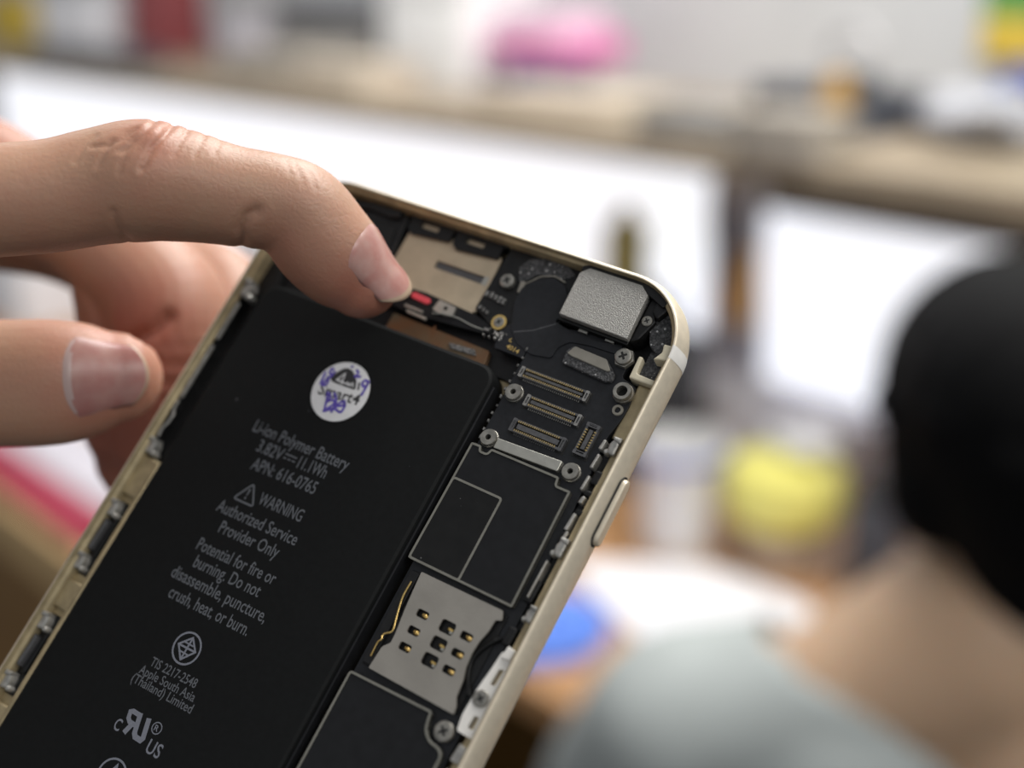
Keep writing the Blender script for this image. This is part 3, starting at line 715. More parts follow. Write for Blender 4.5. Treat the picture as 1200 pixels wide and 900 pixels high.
# ---- right edge
c = MB(MM)
c.prism(rnd([(29.6, 9), (31.9, 9), (31.9, 47), (29.3, 47)], .3), -4.9, -3.0, .1)
for y, x, l in ((41.8, 30.3, 1.9), (33.3, 30.0, 1.6), (39.6, 30.2, .8), (37.0, 30.3, .8), (20, 29.6, 2.4), (26, 29.6, 3)): c.prism(rnd([(x - .6, y - l/2), (x + .6, y - l/2), (x + .7, y + l/2), (x - .5, y + l/2)], .3), -3.2, -1.9, .25)
power = c.build('power_key_flex', M['black'], phone)
for (x, ya, yb, w_) in ((29.15, 45.2, 46.6, .3), (29.25, 42.6, 44.6, .28), (29.4, 39.6, 41.6, .28), (30.05, 38.0, 39.0, .35), (30.0, 34.3, 36.6, .33), (30.2, 32.8, 34.2, .28), (29.6, 25, 30, .2)):
    c = MB(MM); c.prism(rnd([(x - w_, ya), (x + w_ * .6, ya), (x + w_, yb), (x - w_ * .4, yb)], .12), -3.0, -1.55, .15); c.build('spring_leaf', M['clipgrey'], power)
for q in ((30.55, 46.0, 1.0), (30.4, 31.9, 1.05), (30.9, 23.2, .9)): clip(q[0], q[1], phone, q[2], True, zt=-.6)
c = MB(MM); c.holed(rnd([(29.9, 18.0), (31.8, 18.5), (31.8, 7.5), (29.3, 7.6), (29.0, 9.5), (29.2, 13.0), (29.6, 15.5)], .3), [rnd([(30.3, 13.9), (31.0, 14.1), (31.2, 16.2), (30.5, 16.0)], .15)[::-1], rnd([(30.3, 8.4), (31.1, 8.5), (31.1, 10.1), (30.4, 10.0)], .15)[::-1]], -2.8, -1.7, 0)
c.prism(rnd([(30.1, 17.2), (31.4, 17.4), (31.4, 18.7), (30.3, 18.9)], .2), -2.6, -1.4, .15, 0)
tag(c.build('edge_bracket', M['antenna'], phone), 'whitish bracket by the lower right rim')
screw(30.2, 12.05, -1.75, 1.05, phone, head=.3)
c = MB(MM)
for y in (4.3, 1.2, -2.2): c.prism(rnd([(30.2, y), (31.6, y), (31.6, y + 2), (30.4, y + 2.2)], .2), -2.6, -1.6, .15)
c.build('edge_tab', M['clipgrey'], phone)


# ---------------------------------------------------------------- the hand that holds the phone
def skin_material(name, base, red, rough=0.45, bump=0.25, k=1.0):
    m = bpy.data.materials.new(name); m.use_nodes = True; nt = m.node_tree; b = nt.nodes['Principled BSDF']
    N = nt.nodes.new; L = nt.links.new
    tc = N('ShaderNodeTexCoord'); at_ = N('ShaderNodeAttribute'); at_.attribute_name = 'flush'
    n1 = N('ShaderNodeTexNoise'); n1.inputs['Scale'].default_value = 260 * k; n1.inputs['Detail'].default_value = 5
    L(tc.outputs['Object'], n1.inputs['Vector'])
    mx = N('ShaderNodeMix'); mx.data_type = 'RGBA'; mx.inputs['A'].default_value = (*base, 1); mx.inputs['B'].default_value = (*red, 1)
    ad = N('ShaderNodeMath'); ad.operation = 'MULTIPLY_ADD'; ad.inputs[1].default_value = 0.5; ad.inputs[2].default_value = -0.2
    L(n1.outputs['Fac'], ad.inputs[0]); a2 = N('ShaderNodeMath'); a2.operation = 'ADD'; a2.use_clamp = True
    L(ad.outputs[0], a2.inputs[0]); L(at_.outputs['Fac'], a2.inputs[1]); L(a2.outputs[0], mx.inputs['Factor'])
    L(mx.outputs['Result'], b.inputs['Base Color'])
    vo = N('ShaderNodeTexVoronoi'); vo.feature = 'DISTANCE_TO_EDGE'; vo.inputs['Scale'].default_value = 1300 * k
    L(tc.outputs['Object'], vo.inputs['Vector'])
    n2 = N('ShaderNodeTexNoise'); n2.inputs['Scale'].default_value = 800 * k; n2.inputs['Detail'].default_value = 5; L(tc.outputs['Object'], n2.inputs['Vector'])
    sm_ = N('ShaderNodeMath'); sm_.operation = 'MULTIPLY_ADD'; sm_.inputs[1].default_value = 0.8
    L(vo.outputs['Distance'], sm_.inputs[0]); L(n2.outputs['Fac'], sm_.inputs[2])
    bp_ = N('ShaderNodeBump'); bp_.inputs['Strength'].default_value = bump; bp_.inputs['Distance'].default_value = 0.0003
    L(sm_.outputs[0], bp_.inputs['Height']); L(bp_.outputs['Normal'], b.inputs['Normal'])
    b.inputs['Roughness'].default_value = rough; b.inputs['Specular IOR Level'].default_value = 0.4
    b.inputs['Subsurface Weight'].default_value = 0.25; b.inputs['Subsurface Radius'].default_value = (1.0, 0.4, 0.22)
    b.inputs['Subsurface Scale'].default_value = 0.0028
    return m
M['skin'] = skin_material('hand_skin', (0.405, 0.238, 0.158), (0.40, 0.145, 0.10), bump=0.2, k=.001)
M['nail'] = mat('pink_fingernail', (0.46, 0.27, 0.235), 0.28, spec=0.5, noise=0.12, nscale=0.4, sss=0.1, col2=(0.41, 0.19, 0.165))
M['thumb_nail'] = mat('rosy_shaded_thumbnail', (0.37, 0.195, 0.17), 0.32, spec=0.4, noise=0.12, nscale=0.4, sss=0.1, col2=(0.33, 0.14, 0.125))  # rosier plate, also darkened to stand in for weaker light on the thumb
M['nail_tip'] = mat('pale_nail_edge', (0.44, 0.32, 0.23), 0.35, noise=0.1, nscale=900)
M['lunula'] = mat('pale_nail_lunula', (0.44, 0.32, 0.30), 0.3, noise=0.1, nscale=900)

FPX = 1487.33
def at(px, py, d, r=None):
    """a point d millimetres away along the view of the photographer's eye, in the hand's own millimetres"""
    p = CAMW @ Vector(((px - 600) / FPX * d * MM, -(py - 450) / FPX * d * MM, -d * MM)) - HAND_O
    p = p / MM
    return (p.x, p.y, p.z) if r is None else (p.x, p.y, p.z, r / FPX * d)
HAND_O = CAMW @ Vector((-0.115, 0.0, -0.19))
VIEW = (CAMW.to_3x3() @ Vector((0, 0, 1)))
hd = MB(1.0)
def finger(pts, **k): limb(hd, [at(*p) for p in pts], **k)
finger([(-470, 345, 150, 100), (-200, 262, 154, 80), (-70, 240, 157, 69), (50, 231, 160, 66), (115, 219, 161.5, 68), (168, 212, 162, 71.5),
        (215, 218, 163, 66), (270, 229, 164, 59), (320, 237, 165, 57), (352, 250, 166, 59), (379, 284, 167.3, 60), (405, 311, 168.5, 56), (424, 328, 169.2, 46)], n=32, k=6)
finger([(178, 181, 159, 36), (172, 178, 159, 36)], n=16)                                         # knuckle cap
finger([(-700, 640, 178, 150), (-430, 500, 175, 105), (-150, 446, 178, 83), (-20, 449, 178, 76), (60, 448, 178.5, 74.5), (105, 445, 179.5, 67), (136, 442, 180.5, 54)], n=32, k=6, flat=0.82, nrm=VIEW)
finger([(-380, 240, 190, 95), (-180, 205, 205, 78), (-42, 193, 211, 64), (30, 232, 211, 64), (95, 262, 209, 64), (150, 312, 206, 66), (192, 362, 204, 76), (200, 430, 203, 74), (185, 500, 206, 66)], n=28, k=6)
finger([(-380, 330, 215, 85), (-120, 262, 226, 62), (60, 268, 228, 60), (190, 325, 228, 64), (262, 355, 222, 60), (250, 430, 216, 70), (203, 500, 214, 88), (178, 530, 212, 66)], n=28, k=6)
finger([(-420, 420, 238, 75), (-200, 300, 250, 54), (-20, 260, 256, 46), (140, 300, 252, 50), (230, 420, 238, 52)], n=20, k=6)
finger([(140, 345, 206, 54), (158, 395, 206, 67), (163, 450, 207, 72), (160, 500, 208, 60)], n=20, k=4)
# palm, wrist and forearm beyond the picture
for a, b in (((-470, 345, 150, 100), (-1000, 560, 180, 150)), ((-380, 240, 190, 95), (-1000, 540, 200, 150)), ((-380, 330, 215, 90), (-1000, 560, 215, 150)),
             ((-420, 420, 238, 80), (-1000, 580, 222, 140)), ((-700, 640, 178, 150), (-1000, 600, 195, 150))):
    limb(hd, [at(*a), at(*b)], n=24)
limb(hd, [at(-1000, 570, 200, 185), at(-1250, 640, 205, 175), at(-1800, 790, 220, 210), at(-2500, 980, 240, 250)], n=28, k=5)
hm = fuse(hd, 0.42, 5)
nv = len(hm.vertices); co = np.empty(nv * 3); hm.vertices.foreach_get('co', co); co = co.reshape(-1, 3)
no = np.empty(nv * 3); hm.vertices.foreach_get('normal', no) if hasattr(hm.vertices[0], 'normal') else None; no = no.reshape(-1, 3)
vw = np.array(VIEW); facing = no @ vw
inv = np.array((CAMW.inverted()).to_3x3()); base_c = np.array(CAMW.inverted() @ HAND_O)
cc = co * MM @ inv.T + base_c
uv = np.stack([cc[:, 0] / -cc[:, 2] * FPX + 600, -cc[:, 1] / -cc[:, 2] * FPX + 450], 1); dep = -cc[:, 2] / MM
def seg_dist(P, pts):
    best = np.full(len(P), 1e9)
    for a, b in zip(pts[:-1], pts[1:]):
        a = np.array(a, float); b = np.array(b, float); d = b - a
        t = np.clip(((P - a) @ d) / (d @ d), 0, 1); q = a + t[:, None] * d
        best = np.minimum(best, np.linalg.norm(P - q, axis=1))
    return best
disp = np.zeros(nv)
front = (facing > -0.35) & (dep < 176)
# knuckle wrinkles, joint creases (skin folds of the index finger)
for pts, dp, wd in (([(204, 145), (193, 158), (180, 172), (172, 186), (166, 198)], .34, 3.4), ([(182, 141), (166, 158), (152, 170), (141, 177)], .30, 3.2),
                    ([(160, 150), (142, 163), (128, 170), (108, 172)], .2, 3.0), ([(131, 164), (121, 180), (114, 196)], .22, 3.0), ([(150, 174), (141, 194), (139, 204)], .2, 2.8),
                    ([(222, 150), (213, 164), (203, 182)], .16, 2.8), ([(241, 156), (233, 172), (228, 184)], .13, 2.8), ([(260, 162), (251, 180)], .1, 2.8),
                    ([(112, 158), (98, 172), (88, 190)], .14, 3.0), ([(284, 284), (283, 268), (290, 252), (300, 247)], .5, 6.5), ([(132, 248), (137, 265), (150, 281)], .2, 4.5),
                    ([(345, 192), (352, 203), (356, 216)], .08, 3.0), ([(358, 195), (366, 208), (370, 222)], .08, 3.0), ([(336, 190), (341, 204)], .07, 3.0)):
    d = seg_dist(uv, pts); disp -= np.where(front, dp * 1.0 * np.exp(-(d / (wd * .85)) ** 2) - .12 * dp * np.exp(-((d - 2.3 * wd) / wd) ** 2), 0)
# crease between the curled fingers behind
d = seg_dist(uv, [(150, 402), (178, 388), (196, 372)]); disp -= np.where((dep > 180) & (uv[:, 0] > 120), 1.1 * np.exp(-(d / 9) ** 2), 0)
co2 = co + no * disp[:, None]
hm.vertices.foreach_set('co', co2.ravel()); hm.update()
fl = np.zeros(nv)
for (x, y), s_, k in (((430, 345), 60, .75), ((330, 300), 60, .35), ((180, 165), 45, .45), ((130, 445), 80, .75), ((180, 400), 120, .75), ((140, 540), 80, .85), ((0, 160), 60, .5), ((60, 300), 80, .3), ((200, 250), 60, .15)):
    if (x, y) in ((180, 400), (140, 540), (0, 160)): ok = dep > 186
    elif (x, y) == (130, 445): ok = (dep > 168) & (dep < 195)
    else: ok = dep < 178
    fl += np.where(ok, k * np.exp(-(np.linalg.norm(uv - np.array((x, y)), axis=1) / s_) ** 2), 0)
at_ = hm.attributes.new('flush', 'FLOAT', 'POINT'); at_.data.foreach_set('value', np.clip(fl, 0, 1).astype(np.float32))
hm.materials.clear(); hm.materials.append(M['skin'])
hand = bpy.data.objects.new('hand', hm); COL.objects.link(hand); hand.location = HAND_O; hand.scale = (MM, MM, MM)
hm.shade_smooth()
tag(hand, 'bare hand holding the opened phone, index fingertip pressing inside it', 'hand')
tree = BVHTree.FromPolygons([Vector(p) for p in co2], [list(p.vertices) for p in hm.polygons])

def fingernail(A, B, N, half, t0, t1, name, lun=0.0, plate='nail', lift=0.18, tipk=0.92, hold=0.7):
    """nail plate on the finger whose axis runs A -> B, facing N; t in millimetres from A"""
    A = Vector(A); ax = (Vector(B) - A).normalized(); N = Vector(N); N = (N - ax * N.dot(ax)).normalized(); S = ax.cross(N)
    nu, nt_ = 20, 26
    def radius(u, t):
        an = u * half; d = N * math.cos(an) + S * math.sin(an); o = A + ax * t
        h = tree.ray_cast(o + d * 14, -d, 14)
        return (h[0] - o).length if h[0] is not None else None
    th = t0 + (t1 - t0) * hold
    prof = [[radius(-1 + 2 * i / nu, t0 + (th - t0) * j / 10) or 6 for i in range(nu + 1)] for j in range(11)]
    prof = [[sum(prof[max(0, min(10, j + dj))][i] for dj in (-2, -1, 0, 1, 2)) / 5 for i in range(nu + 1)] for j in range(11)]
    vs = []; fs = []; mi = []
    for j in range(nt_ + 1):
        for i in range(nu + 1):
            u = -1 + 2 * i / nu; s = j / nt_
            a = t0 + (t1 - t0) * 0.20 * abs(u) ** 2.6; b = t1 - (t1 - t0) * 0.22 * abs(u) ** 2.2
            t = a + (b - a) * s
            k = min(10.0, (t - t0) / (th - t0) * 10); k0 = int(min(9, k)); r_ = prof[k0][i] * (1 - (k - k0)) + prof[k0 + 1][i] * (k - k0)
            if t > th: r_ -= (t - th) ** 1.5 * 0.10
            an = u * half; d = N * math.cos(an) + S * math.sin(an)
            e = min(1.0, min((1 - abs(u)) * 6, s * 9)); 
            vs.append(A + ax * t + d * (r_ + lift * (0.15 + 0.85 * e) - 0.10 * (1 - e)))
    for j in range(nt_):
        for i in range(nu):
            p = j * (nu + 1) + i; fs.append((p, p + 1, p + nu + 2, p + nu + 1))
            s = (j + .5) / nt_; u = -1 + 2 * (i + .5) / nu
            mi.append(1 if s > tipk else (2 if lun and s < lun * (1 - 0.6 * u * u) else 0))
    me = bpy.data.meshes.new(name); me.from_pydata([tuple(v) for v in vs], [], fs); me.update()
    me.polygons.foreach_set('material_index', mi)
    if me.polygons[len(fs) // 2].normal.dot(N) < 0: me.flip_normals()
    for m in (M[plate], M['nail_tip'], M['lunula']): me.materials.append(m)
    o = bpy.data.objects.new(name, me); COL.objects.link(o); o.parent = hand
    md = o.modifiers.new('thickness', 'SOLIDIFY'); md.thickness = 0.35; md.offset = -1
    me.shade_smooth(); return o
camx = CAMW.to_3x3() @ Vector((1, 0, 0)); camy = CAMW.to_3x3() @ Vector((0, 1, 0))
fingernail(at(379, 284, 167.3), at(424, 328, 169.2), camx * .50 + camy * .53 + VIEW * .72, R(50), 1.6, 12.6, 'fingernail', tipk=.93)
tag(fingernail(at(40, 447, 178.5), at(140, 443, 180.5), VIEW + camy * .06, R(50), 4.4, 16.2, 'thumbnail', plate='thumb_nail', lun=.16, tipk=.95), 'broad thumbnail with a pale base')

# ---------------------------------------------------------------- the workshop behind
# bench frame: origin on the front edge of the shelf, s runs along it to the far left, v away from us
BO = Vector((0.39, 1.45)); BU = Vector((-0.671, 0.742)).normalized(); BV = Vector((0.742, 0.671)).normalized()
BANG = math.atan2(BV.y, BV.x) - math.pi / 2        # local x = -s direction, local y = v
def bp(s, v, z=0.0):
    q = BO + BU * s + BV * v; return Vector((q.x, q.y, z))
def put(o, s, v, z, turn=0.0):
    o.location = bp(s, v, z); o.rotation_euler = (0, 0, BANG + turn); return o

M['wallwhite'] = mat('white_wall_paint', (0.60, 0.61, 0.62), 0.8, noise=0.05, nscale=6)
M['floor'] = mat('dark_floor_tile', (0.07, 0.065, 0.06), 0.5, noise=0.3, nscale=5)
M['shelfwood'] = mat('light_brown_wood', (0.32, 0.255, 0.18), 0.5, noise=0.25, nscale=9)
M['deskwood'] = mat('orange_brown_wood', (0.50, 0.27, 0.12), 0.45, noise=0.2, nscale=10)
M['darkwood'] = mat('dark_brown_wood', (0.06, 0.038, 0.022), 0.5, noise=0.4, nscale=8)
M['amberwood'] = mat('amber_wood', (0.26, 0.135, 0.035), 0.45, noise=0.3, nscale=9)
M['tanwood'] = mat('pale_tan_wood', (0.62, 0.42, 0.20), 0.45, noise=0.2, nscale=9)
M['frame_grey'] = mat('grey_aluminium', (0.55, 0.54, 0.56), 0.45, 0.2, noise=0.15, nscale=20)
M['diffuser'] = mat('lit_white_diffuser', (0.85, 0.86, 0.9), 0.5, noise=0.02, nscale=4, emit=(0.90, 0.93, 1.0), estr=0.97)
M['paper'] = mat('white_paper', (0.80, 0.80, 0.84), 0.7, noise=0.04, nscale=20)
M['whiteplastic'] = mat('white_plastic', (0.86, 0.86, 0.86), 0.4, noise=0.05, nscale=20)
M['yellow'] = mat('pale_yellow_plastic', (0.86, 0.81, 0.22), 0.45, noise=0.1, nscale=15)
M['blackplastic'] = mat('black_moulded_plastic', (0.022, 0.022, 0.026), 0.5, noise=0.3, nscale=20)
M['slate'] = mat('dark_slate_plastic', (0.07, 0.075, 0.095), 0.5, noise=0.25, nscale=15)
M['lavender'] = mat('pale_lavender_plastic', (0.66, 0.63, 0.69), 0.5, noise=0.1, nscale=15)
M['bag'] = mat('dull_grey_film', (0.42, 0.43, 0.47), 0.5, noise=0.2, nscale=25)
M['pouchgrey'] = mat('blue_grey_fabric', (0.30, 0.31, 0.38), 0.8, noise=0.15, nscale=40)
M['peach'] = mat('peach_fabric', (0.85, 0.58, 0.40), 0.8, noise=0.15, nscale=40)
M['brightorange'] = mat('bright_orange_fabric', (0.85, 0.47, 0.10), 0.8, noise=0.15, nscale=40)
M['bluecloth'] = mat('bright_blue_cloth', (0.12, 0.26, 0.80), 0.7, noise=0.2, nscale=25)
M['bluebox'] = mat('deep_blue_card', (0.06, 0.12, 0.50), 0.5, noise=0.15, nscale=15)
M['pink'] = mat('pink_plastic', (0.70, 0.33, 0.52), 0.5, noise=0.3, nscale=18, col2=(0.62, 0.14, 0.36))
M['palepink'] = mat('pale_pink_plastic', (0.72, 0.50, 0.62), 0.5, noise=0.1, nscale=18)
M['orange'] = mat('orange_plastic', (0.52, 0.29, 0.05), 0.5, noise=0.2, nscale=15)
M['amber'] = mat('amber_liquid_glass', (0.42, 0.20, 0.08), 0.25, noise=0.3, nscale=20)
M['redcard'] = mat('crimson_card', (0.42, 0.03, 0.075), 0.5, noise=0.2, nscale=15)
M['darkred'] = mat('dark_red_card', (0.26, 0.05, 0.055), 0.5, noise=0.2, nscale=15)
M['greygoods'] = mat('grey_device_plastic', (0.27, 0.26, 0.25), 0.5, noise=0.3, nscale=12)
M['taupegoods'] = mat('taupe_card', (0.40, 0.36, 0.31), 0.6, noise=0.2, nscale=12)
M['beigecard'] = mat('beige_card', (0.60, 0.52, 0.42), 0.6, noise=0.1, nscale=12)
M['green'] = mat('green_poster_ink', (0.06, 0.28, 0.07), 0.6, noise=0.1, nscale=12)
M['posteryellow'] = mat('yellow_poster_ink', (0.62, 0.44, 0.05), 0.6, noise=0.1, nscale=12)
M['olive'] = mat('olive_yellow_plastic', (0.60, 0.54, 0.19), 0.5, noise=0.3, nscale=30)

def structure(name, mb, m, **k):
    o = mb.build(name, m, **k); o['kind'] = 'structure'; return o
f_ = MB(); f_.box(-6, 5, -3, 7, -0.05, 0.0); structure('floor', f_, M['floor'])
# local axes of bench things: x towards the near right, y away from us
wl = MB(); wl.box(-5.2, 2.6, 0, 0.12, 0, 3.0); put(structure('wall_back', wl, M['wallwhite']), 0, 0.62, 0)

def thing(name, label, cat, s, v, z, turn=0.0, group=None):
    o = empty(name); put(o, s, v, z, turn); return tag(o, label, cat, group)
def one(name, label, cat, mb, mats, s, v, z, turn=0.0, group=None, **k):
    o = mb.build(name, mats, **k); put(o, s, v, z, turn); return tag(o, label, cat, group)

# wall shelf
sh_ = thing('wooden_shelf', 'long light brown wooden shelf above the bright panels', 'shelf', 0, 0, 0)
c = MB(); c.box(-4.2, 0.9, 0.0, 0.62, 1.256, 1.288, 0.004); c.build('shelf_board', M['shelfwood'], sh_)
for x in (-3.2, 0.75):
    c = MB(); c.prism([(x - .02, .06), (x + .02, .06), (x + .02, .6), (x - .02, .6)], 1.24, 1.256, .004); c.build('bracket', M['darkwood'], sh_)
c = MB(); c.box(-0.13, 0.9, -.016, .016, 0, .034, .003); one('wooden_rail', 'dark brown rail under the right half of the shelf', 'rail', c, M['darkwood'], 0, .03, 1.2215)
# work bench
wb = thing('workbench', 'orange-brown wooden workbench running below the bright panels', 'desk', 0, 0, 0)
c = MB(); c.prism(rnd([(-0.52, -0.42), (0.9, -0.42), (0.9, 0.6), (-0.52, 0.6)], 0.01), 0.715, 0.75, .004); c.build('desk_top', M['deskwood'], wb)
for x, y in ((-0.44, -0.36), (0.82, -0.36), (0.82, 0.5), (-0.44, 0.5)):
    c = MB(); c.box(x - .03, x + .03, y - .03, y + .03, 0, 0.715, .004); c.build('leg', M['darkwood'], wb)
c = MB(); c.box(-.5, 0.85, 0.54, 0.56, 0.1, 0.715); c.build('back_panel', M['darkwood'], wb)
rc = thing('counter', 'far wooden counter below the long bright panel', 'counter', 0, 0, 0)
c = MB(); c.box(-4.2, -.53, -.30, .6, 0.715, 0.75, .004); c.build('counter_top', M['deskwood'], rc)
c = MB(); c.box(-4.15, -.56, -.27, .58, 0.06, 0.715, .004); c.build('cabinet', M['amberwood'], rc)
c = MB(); c.box(-4.1, -.60, -.22, .55, 0.0, 0.06); c.build('plinth', M['darkwood'], rc)
# light panels under the shelf: box frame and lit diffuser
def light_panel(s0, s1, z0, z1, label):
    t = thing('light_panel', label, 'light panel', (s0 + s1) / 2, 0.5, z0, 0, 'light panels under the shelf')
    w_ = s1 - s0; h = z1 - z0
    XZ = Matrix(((1, 0, 0, 0), (0, 0, -1, 0), (0, 1, 0, 0), (0, 0, 0, 1)))        # outline in x,z extruded along -y
    c = MB(); o_ = rr(-w_/2, w_/2, 0, h, .05, 6); c.prism(o_, -0.06, 0.0, .004, 0, XZ); c.build('frame', M['frame_grey'], t)
    c = MB(); c.prism(rr(-w_/2 + .008, w_/2 - .008, .008, h - .008, .045, 6), 0.0, 0.006, .002, 0, XZ); c.build('diffuser', M['diffuser'], t)
    return t
light_panel(0.597, 3.9, 0.78, 1.235, 'long bright white light panel under the shelf, left of the clutter gap')
light_panel(-0.45, 0.493, 0.80, 1.235, 'bright white light panel under the shelf, behind the dark-haired person')

def boxthing(name, label, cat, wx, wy, h, m, s, v, z, turn=0.0, group=None, lid=None, lidm=None, ch=.006):
    t = thing(name, label, cat, s, v, z, turn, group)
    c = MB(); c.prism(rr(-wx/2, wx/2, -wy/2, wy/2, min(wx, wy) * .08, 3), 0, h if not lid else h - lid, ch); c.build('body', m, t)
    c = MB(); c.prism(rr(-wx/2 - .003, wx/2 + .003, -wy/2 - .003, wy/2 + .003, min(wx, wy) * .08, 3), h - (lid or .008), h + .002, ch * .6); c.build('lid', lidm or m, t)
    return t
def potthing(name, label, cat, prof, m, s, v, z, parts=(), turn=0.0, group=None):
    t = thing(name, label, cat, s, v, z, turn, group)
    c = MB(); c.lathe(0, 0, prof, 32); c.build('body', m, t)
    for pn, pp, pm in parts:
        c = MB(); c.lathe(0, 0, pp, 32); c.build(pn, pm, t)
    return t
ZS, ZD = 1.288, 0.75
# ---- on the shelf, from the far left
boxthing('storage_tray', 'flat dark grey tray at the front of the shelf, far left', 'tray', .50, .12, .035, M['slate'], 2.2, .10, ZS, .05)
boxthing('cardboard_box', 'white box standing behind the dark tray on the shelf', 'box', .34, .2, .16, M['paper'], 2.75, .38, ZS, .1)
boxthing('cardboard_box', 'small yellow box at the far left end of the shelf', 'box', .26, .16, .15, M['posteryellow'], 3.35, .40, ZS)
boxthing('cardboard_box', 'dark red box on the shelf beside the white box', 'box', .15, .16, .20, M['darkred'], 2.42, .42, ZS, .1)
boxthing('cardboard_box', 'grey box next to the dark red box on the shelf', 'box', .18, .14, .10, M['lavender'], 1.95, .42, ZS)
boxthing('radio', 'wide dark grey device at the back of the shelf', 'radio', .36, .16, .15, M['greygoods'], 1.62, .44, ZS, 0, lid=.03, lidm=M['slate'])
boxthing('cardboard_box', 'taupe box in front of the dark grey device on the shelf', 'box', .24, .14, .06, M['taupegoods'], 1.48, .2, ZS, .1)
boxthing('cardboard_box', 'flat pale box near the middle of the shelf', 'box', .22, .14, .05, M['beigecard'], 1.21, .17, ZS)
boxthing('storage_bin', 'tall white storage bin left of the pink basket', 'bin', .26, .2, .20, M['whiteplastic'], 1.205, .42, ZS, 0, lid=.03)
boxthing('cardboard_box', 'low beige box beside the pink basket on the shelf', 'box', .30, .16, .03, M['beigecard'], .66, .2, ZS, .05)
t = thing('basket', 'pink basket with a pale rim and a blue bottom on the shelf', 'basket', .93, .42, ZS)
c = MB(); c.prism(rr(-.075, .055, -.06, .06, .02, 4), 0, .055, .004); c.build('base', M['bluebox'], t)
c = MB(); c.prism(rr(-.115, .125, -.08, .08, .03, 4), .055, .105, .006); c.build('body', M['pink'], t)
c = MB(); c.prism(rr(-.10, .09, -.075, .075, .03, 4), .105, .145, .02); c.build('cover', M['palepink'], t)
# right half
boxthing('equipment_case', 'flat dark grey case at the shelf front over the clutter gap', 'case', .16, .12, .035, M['greygoods'], .30, .10, ZS)
boxthing('cardboard_box', 'grey-brown box hanging over the shelf edge above the gap', 'box', .115, .1, .05, M['taupegoods'], .115, .04, ZS, .05)
boxthing('cardboard_box', 'long dark slate box along the back of the shelf', 'box', .24, .1, .05, M['slate'], .30, .40, ZS)
t = thing('soldering_stand', 'dark instrument stand with an orange knob on the shelf', 'stand', .185, .26, ZS)
c = MB(); c.prism(rr(-.06, .06, -.05, .05, .02, 4), 0, .02, .004); c.build('base', M['slate'], t)
c = MB(); c.prism(rr(-.028, .028, -.025, .025, .01, 4), .02, .085, .006); c.build('post', M['slate'], t)
c = MB(); c.lathe(0, -.03, [(0.001, .020), (.018, .026), (.024, .05), (.018, .075), (.001, .085)], 20); c.build('knob', M['orange'], t)
c = MB(); c.tube([(-.035, 0, .085), (-.038, 0, .11), (-.02, 0, .135), (.015, 0, .14), (.035, 0, .12), (.03, 0, .085)], .006, 8); c.build('holder', M['frame_grey'], t)
boxthing('cardboard_box', 'blue-grey box right of the instrument stand on the shelf', 'box', .13, .08, .05, M['slate'], .08, .36, ZS)
t = thing('tape_roll', 'deep blue roll at the right end of the shelf', 'roll', .045, .50, ZS + .045)
c = MB(); c.lathe(0, 0, [(.022, -.03), (.045, -.03), (.048, -.024), (.048, .024), (.045, .03), (.022, .03), (.022, -.03)], 28, 0, Matrix.Rotation(R(90), 4, 'X')); c.build('roll', M['bluebox'], t)
c = MB(); c.lathe(0, 0, [(.016, -.03), (.022, -.03), (.022, .03), (.016, .03), (.016, -.03)], 28, 0, Matrix.Rotation(R(90), 4, 'X')); c.build('core', M['beigecard'], t)
def crumple(name, label, cat, rx, ry, rz, m, s, v, z, seed=1, turn=0.0):
    rg_ = np.random.RandomState(seed); c = MB(); nu, nv_ = 26, 14; vs = []; fs = []
    ph = rg_.rand(6) * 6
    for j in range(nv_ + 1):
        th = math.pi * j / nv_
        for i in range(nu):
            p = 2 * math.pi * i / nu
            k = 1 + .16 * math.sin(3 * p + ph[0] + 2 * th) + .12 * math.sin(5 * p - 3 * th + ph[1]) + .08 * math.sin(7 * th + 2 * p + ph[2])
            vs.append((rx * k * math.sin(th) * math.cos(p), ry * k * math.sin(th) * math.sin(p), rz * (1 + k * math.cos(th)) ))
    for j in range(nv_):
        for i in range(nu): fs.append([j*nu+i, (j+1)*nu+i, (j+1)*nu+(i+1) % nu, j*nu+(i+1) % nu])
    c.add(vs, fs); zz = min(v[2] for v in vs)
    return one(name, label, cat, c, m, s, v, z - zz, turn, angle=60)
crumple('plastic_bag', 'crumpled whitish grey bag at the right end of the shelf', 'bag', .085, .05, .03, M['bag'], -.02, .24, ZS, 3)
t = thing('poster', 'green and yellow poster on the wall at the top right', 'poster', .19, .612, 1.373)
c = MB(); c.box(0, .5, -.004, .004, 0.0, .064, .001); c.build('yellow_half', M['posteryellow'], t)
c = MB(); c.box(0, .5, -.004, .004, .064, .36, .001); c.build('green_half', M['green'], t)

# ---- hanging in the gap between the panels
t = thing('cable_bundle', 'grey bundle hanging in the gap between the two light panels', 'cables', .485, .42, 1.19)
for k in range(7):
    x = -.042 + k * .014; c = MB(); c.tube([(x, 0, .05), (x + .004 * math.sin(k), -.01, -.08), (x + .01 * math.cos(k * 2), 0, -.22), (x, .02, -.36)], .0105, 8); c.build('cable', M['lavender'] if k % 2 else M['frame_grey'], t)
boxthing('pouch', 'dark blue-grey pouch hanging in front of the grey bundle', 'pouch', .055, .02, .095, M['pouchgrey'], .475, .385, 1.03)
boxthing('pouch', 'orange pouch hanging at the edge of the right light panel', 'pouch', .026, .02, .12, M['brightorange'], .428, .385, .945)
boxthing('pouch', 'peach-coloured pouch hanging below the dark blue-grey pouch', 'pouch', .040, .02, .075, M['peach'], .472, .385, .945)
t = thing('bottle', 'small olive-yellow bottle in front of the long light panel', 'bottle', .69, .37, .96)
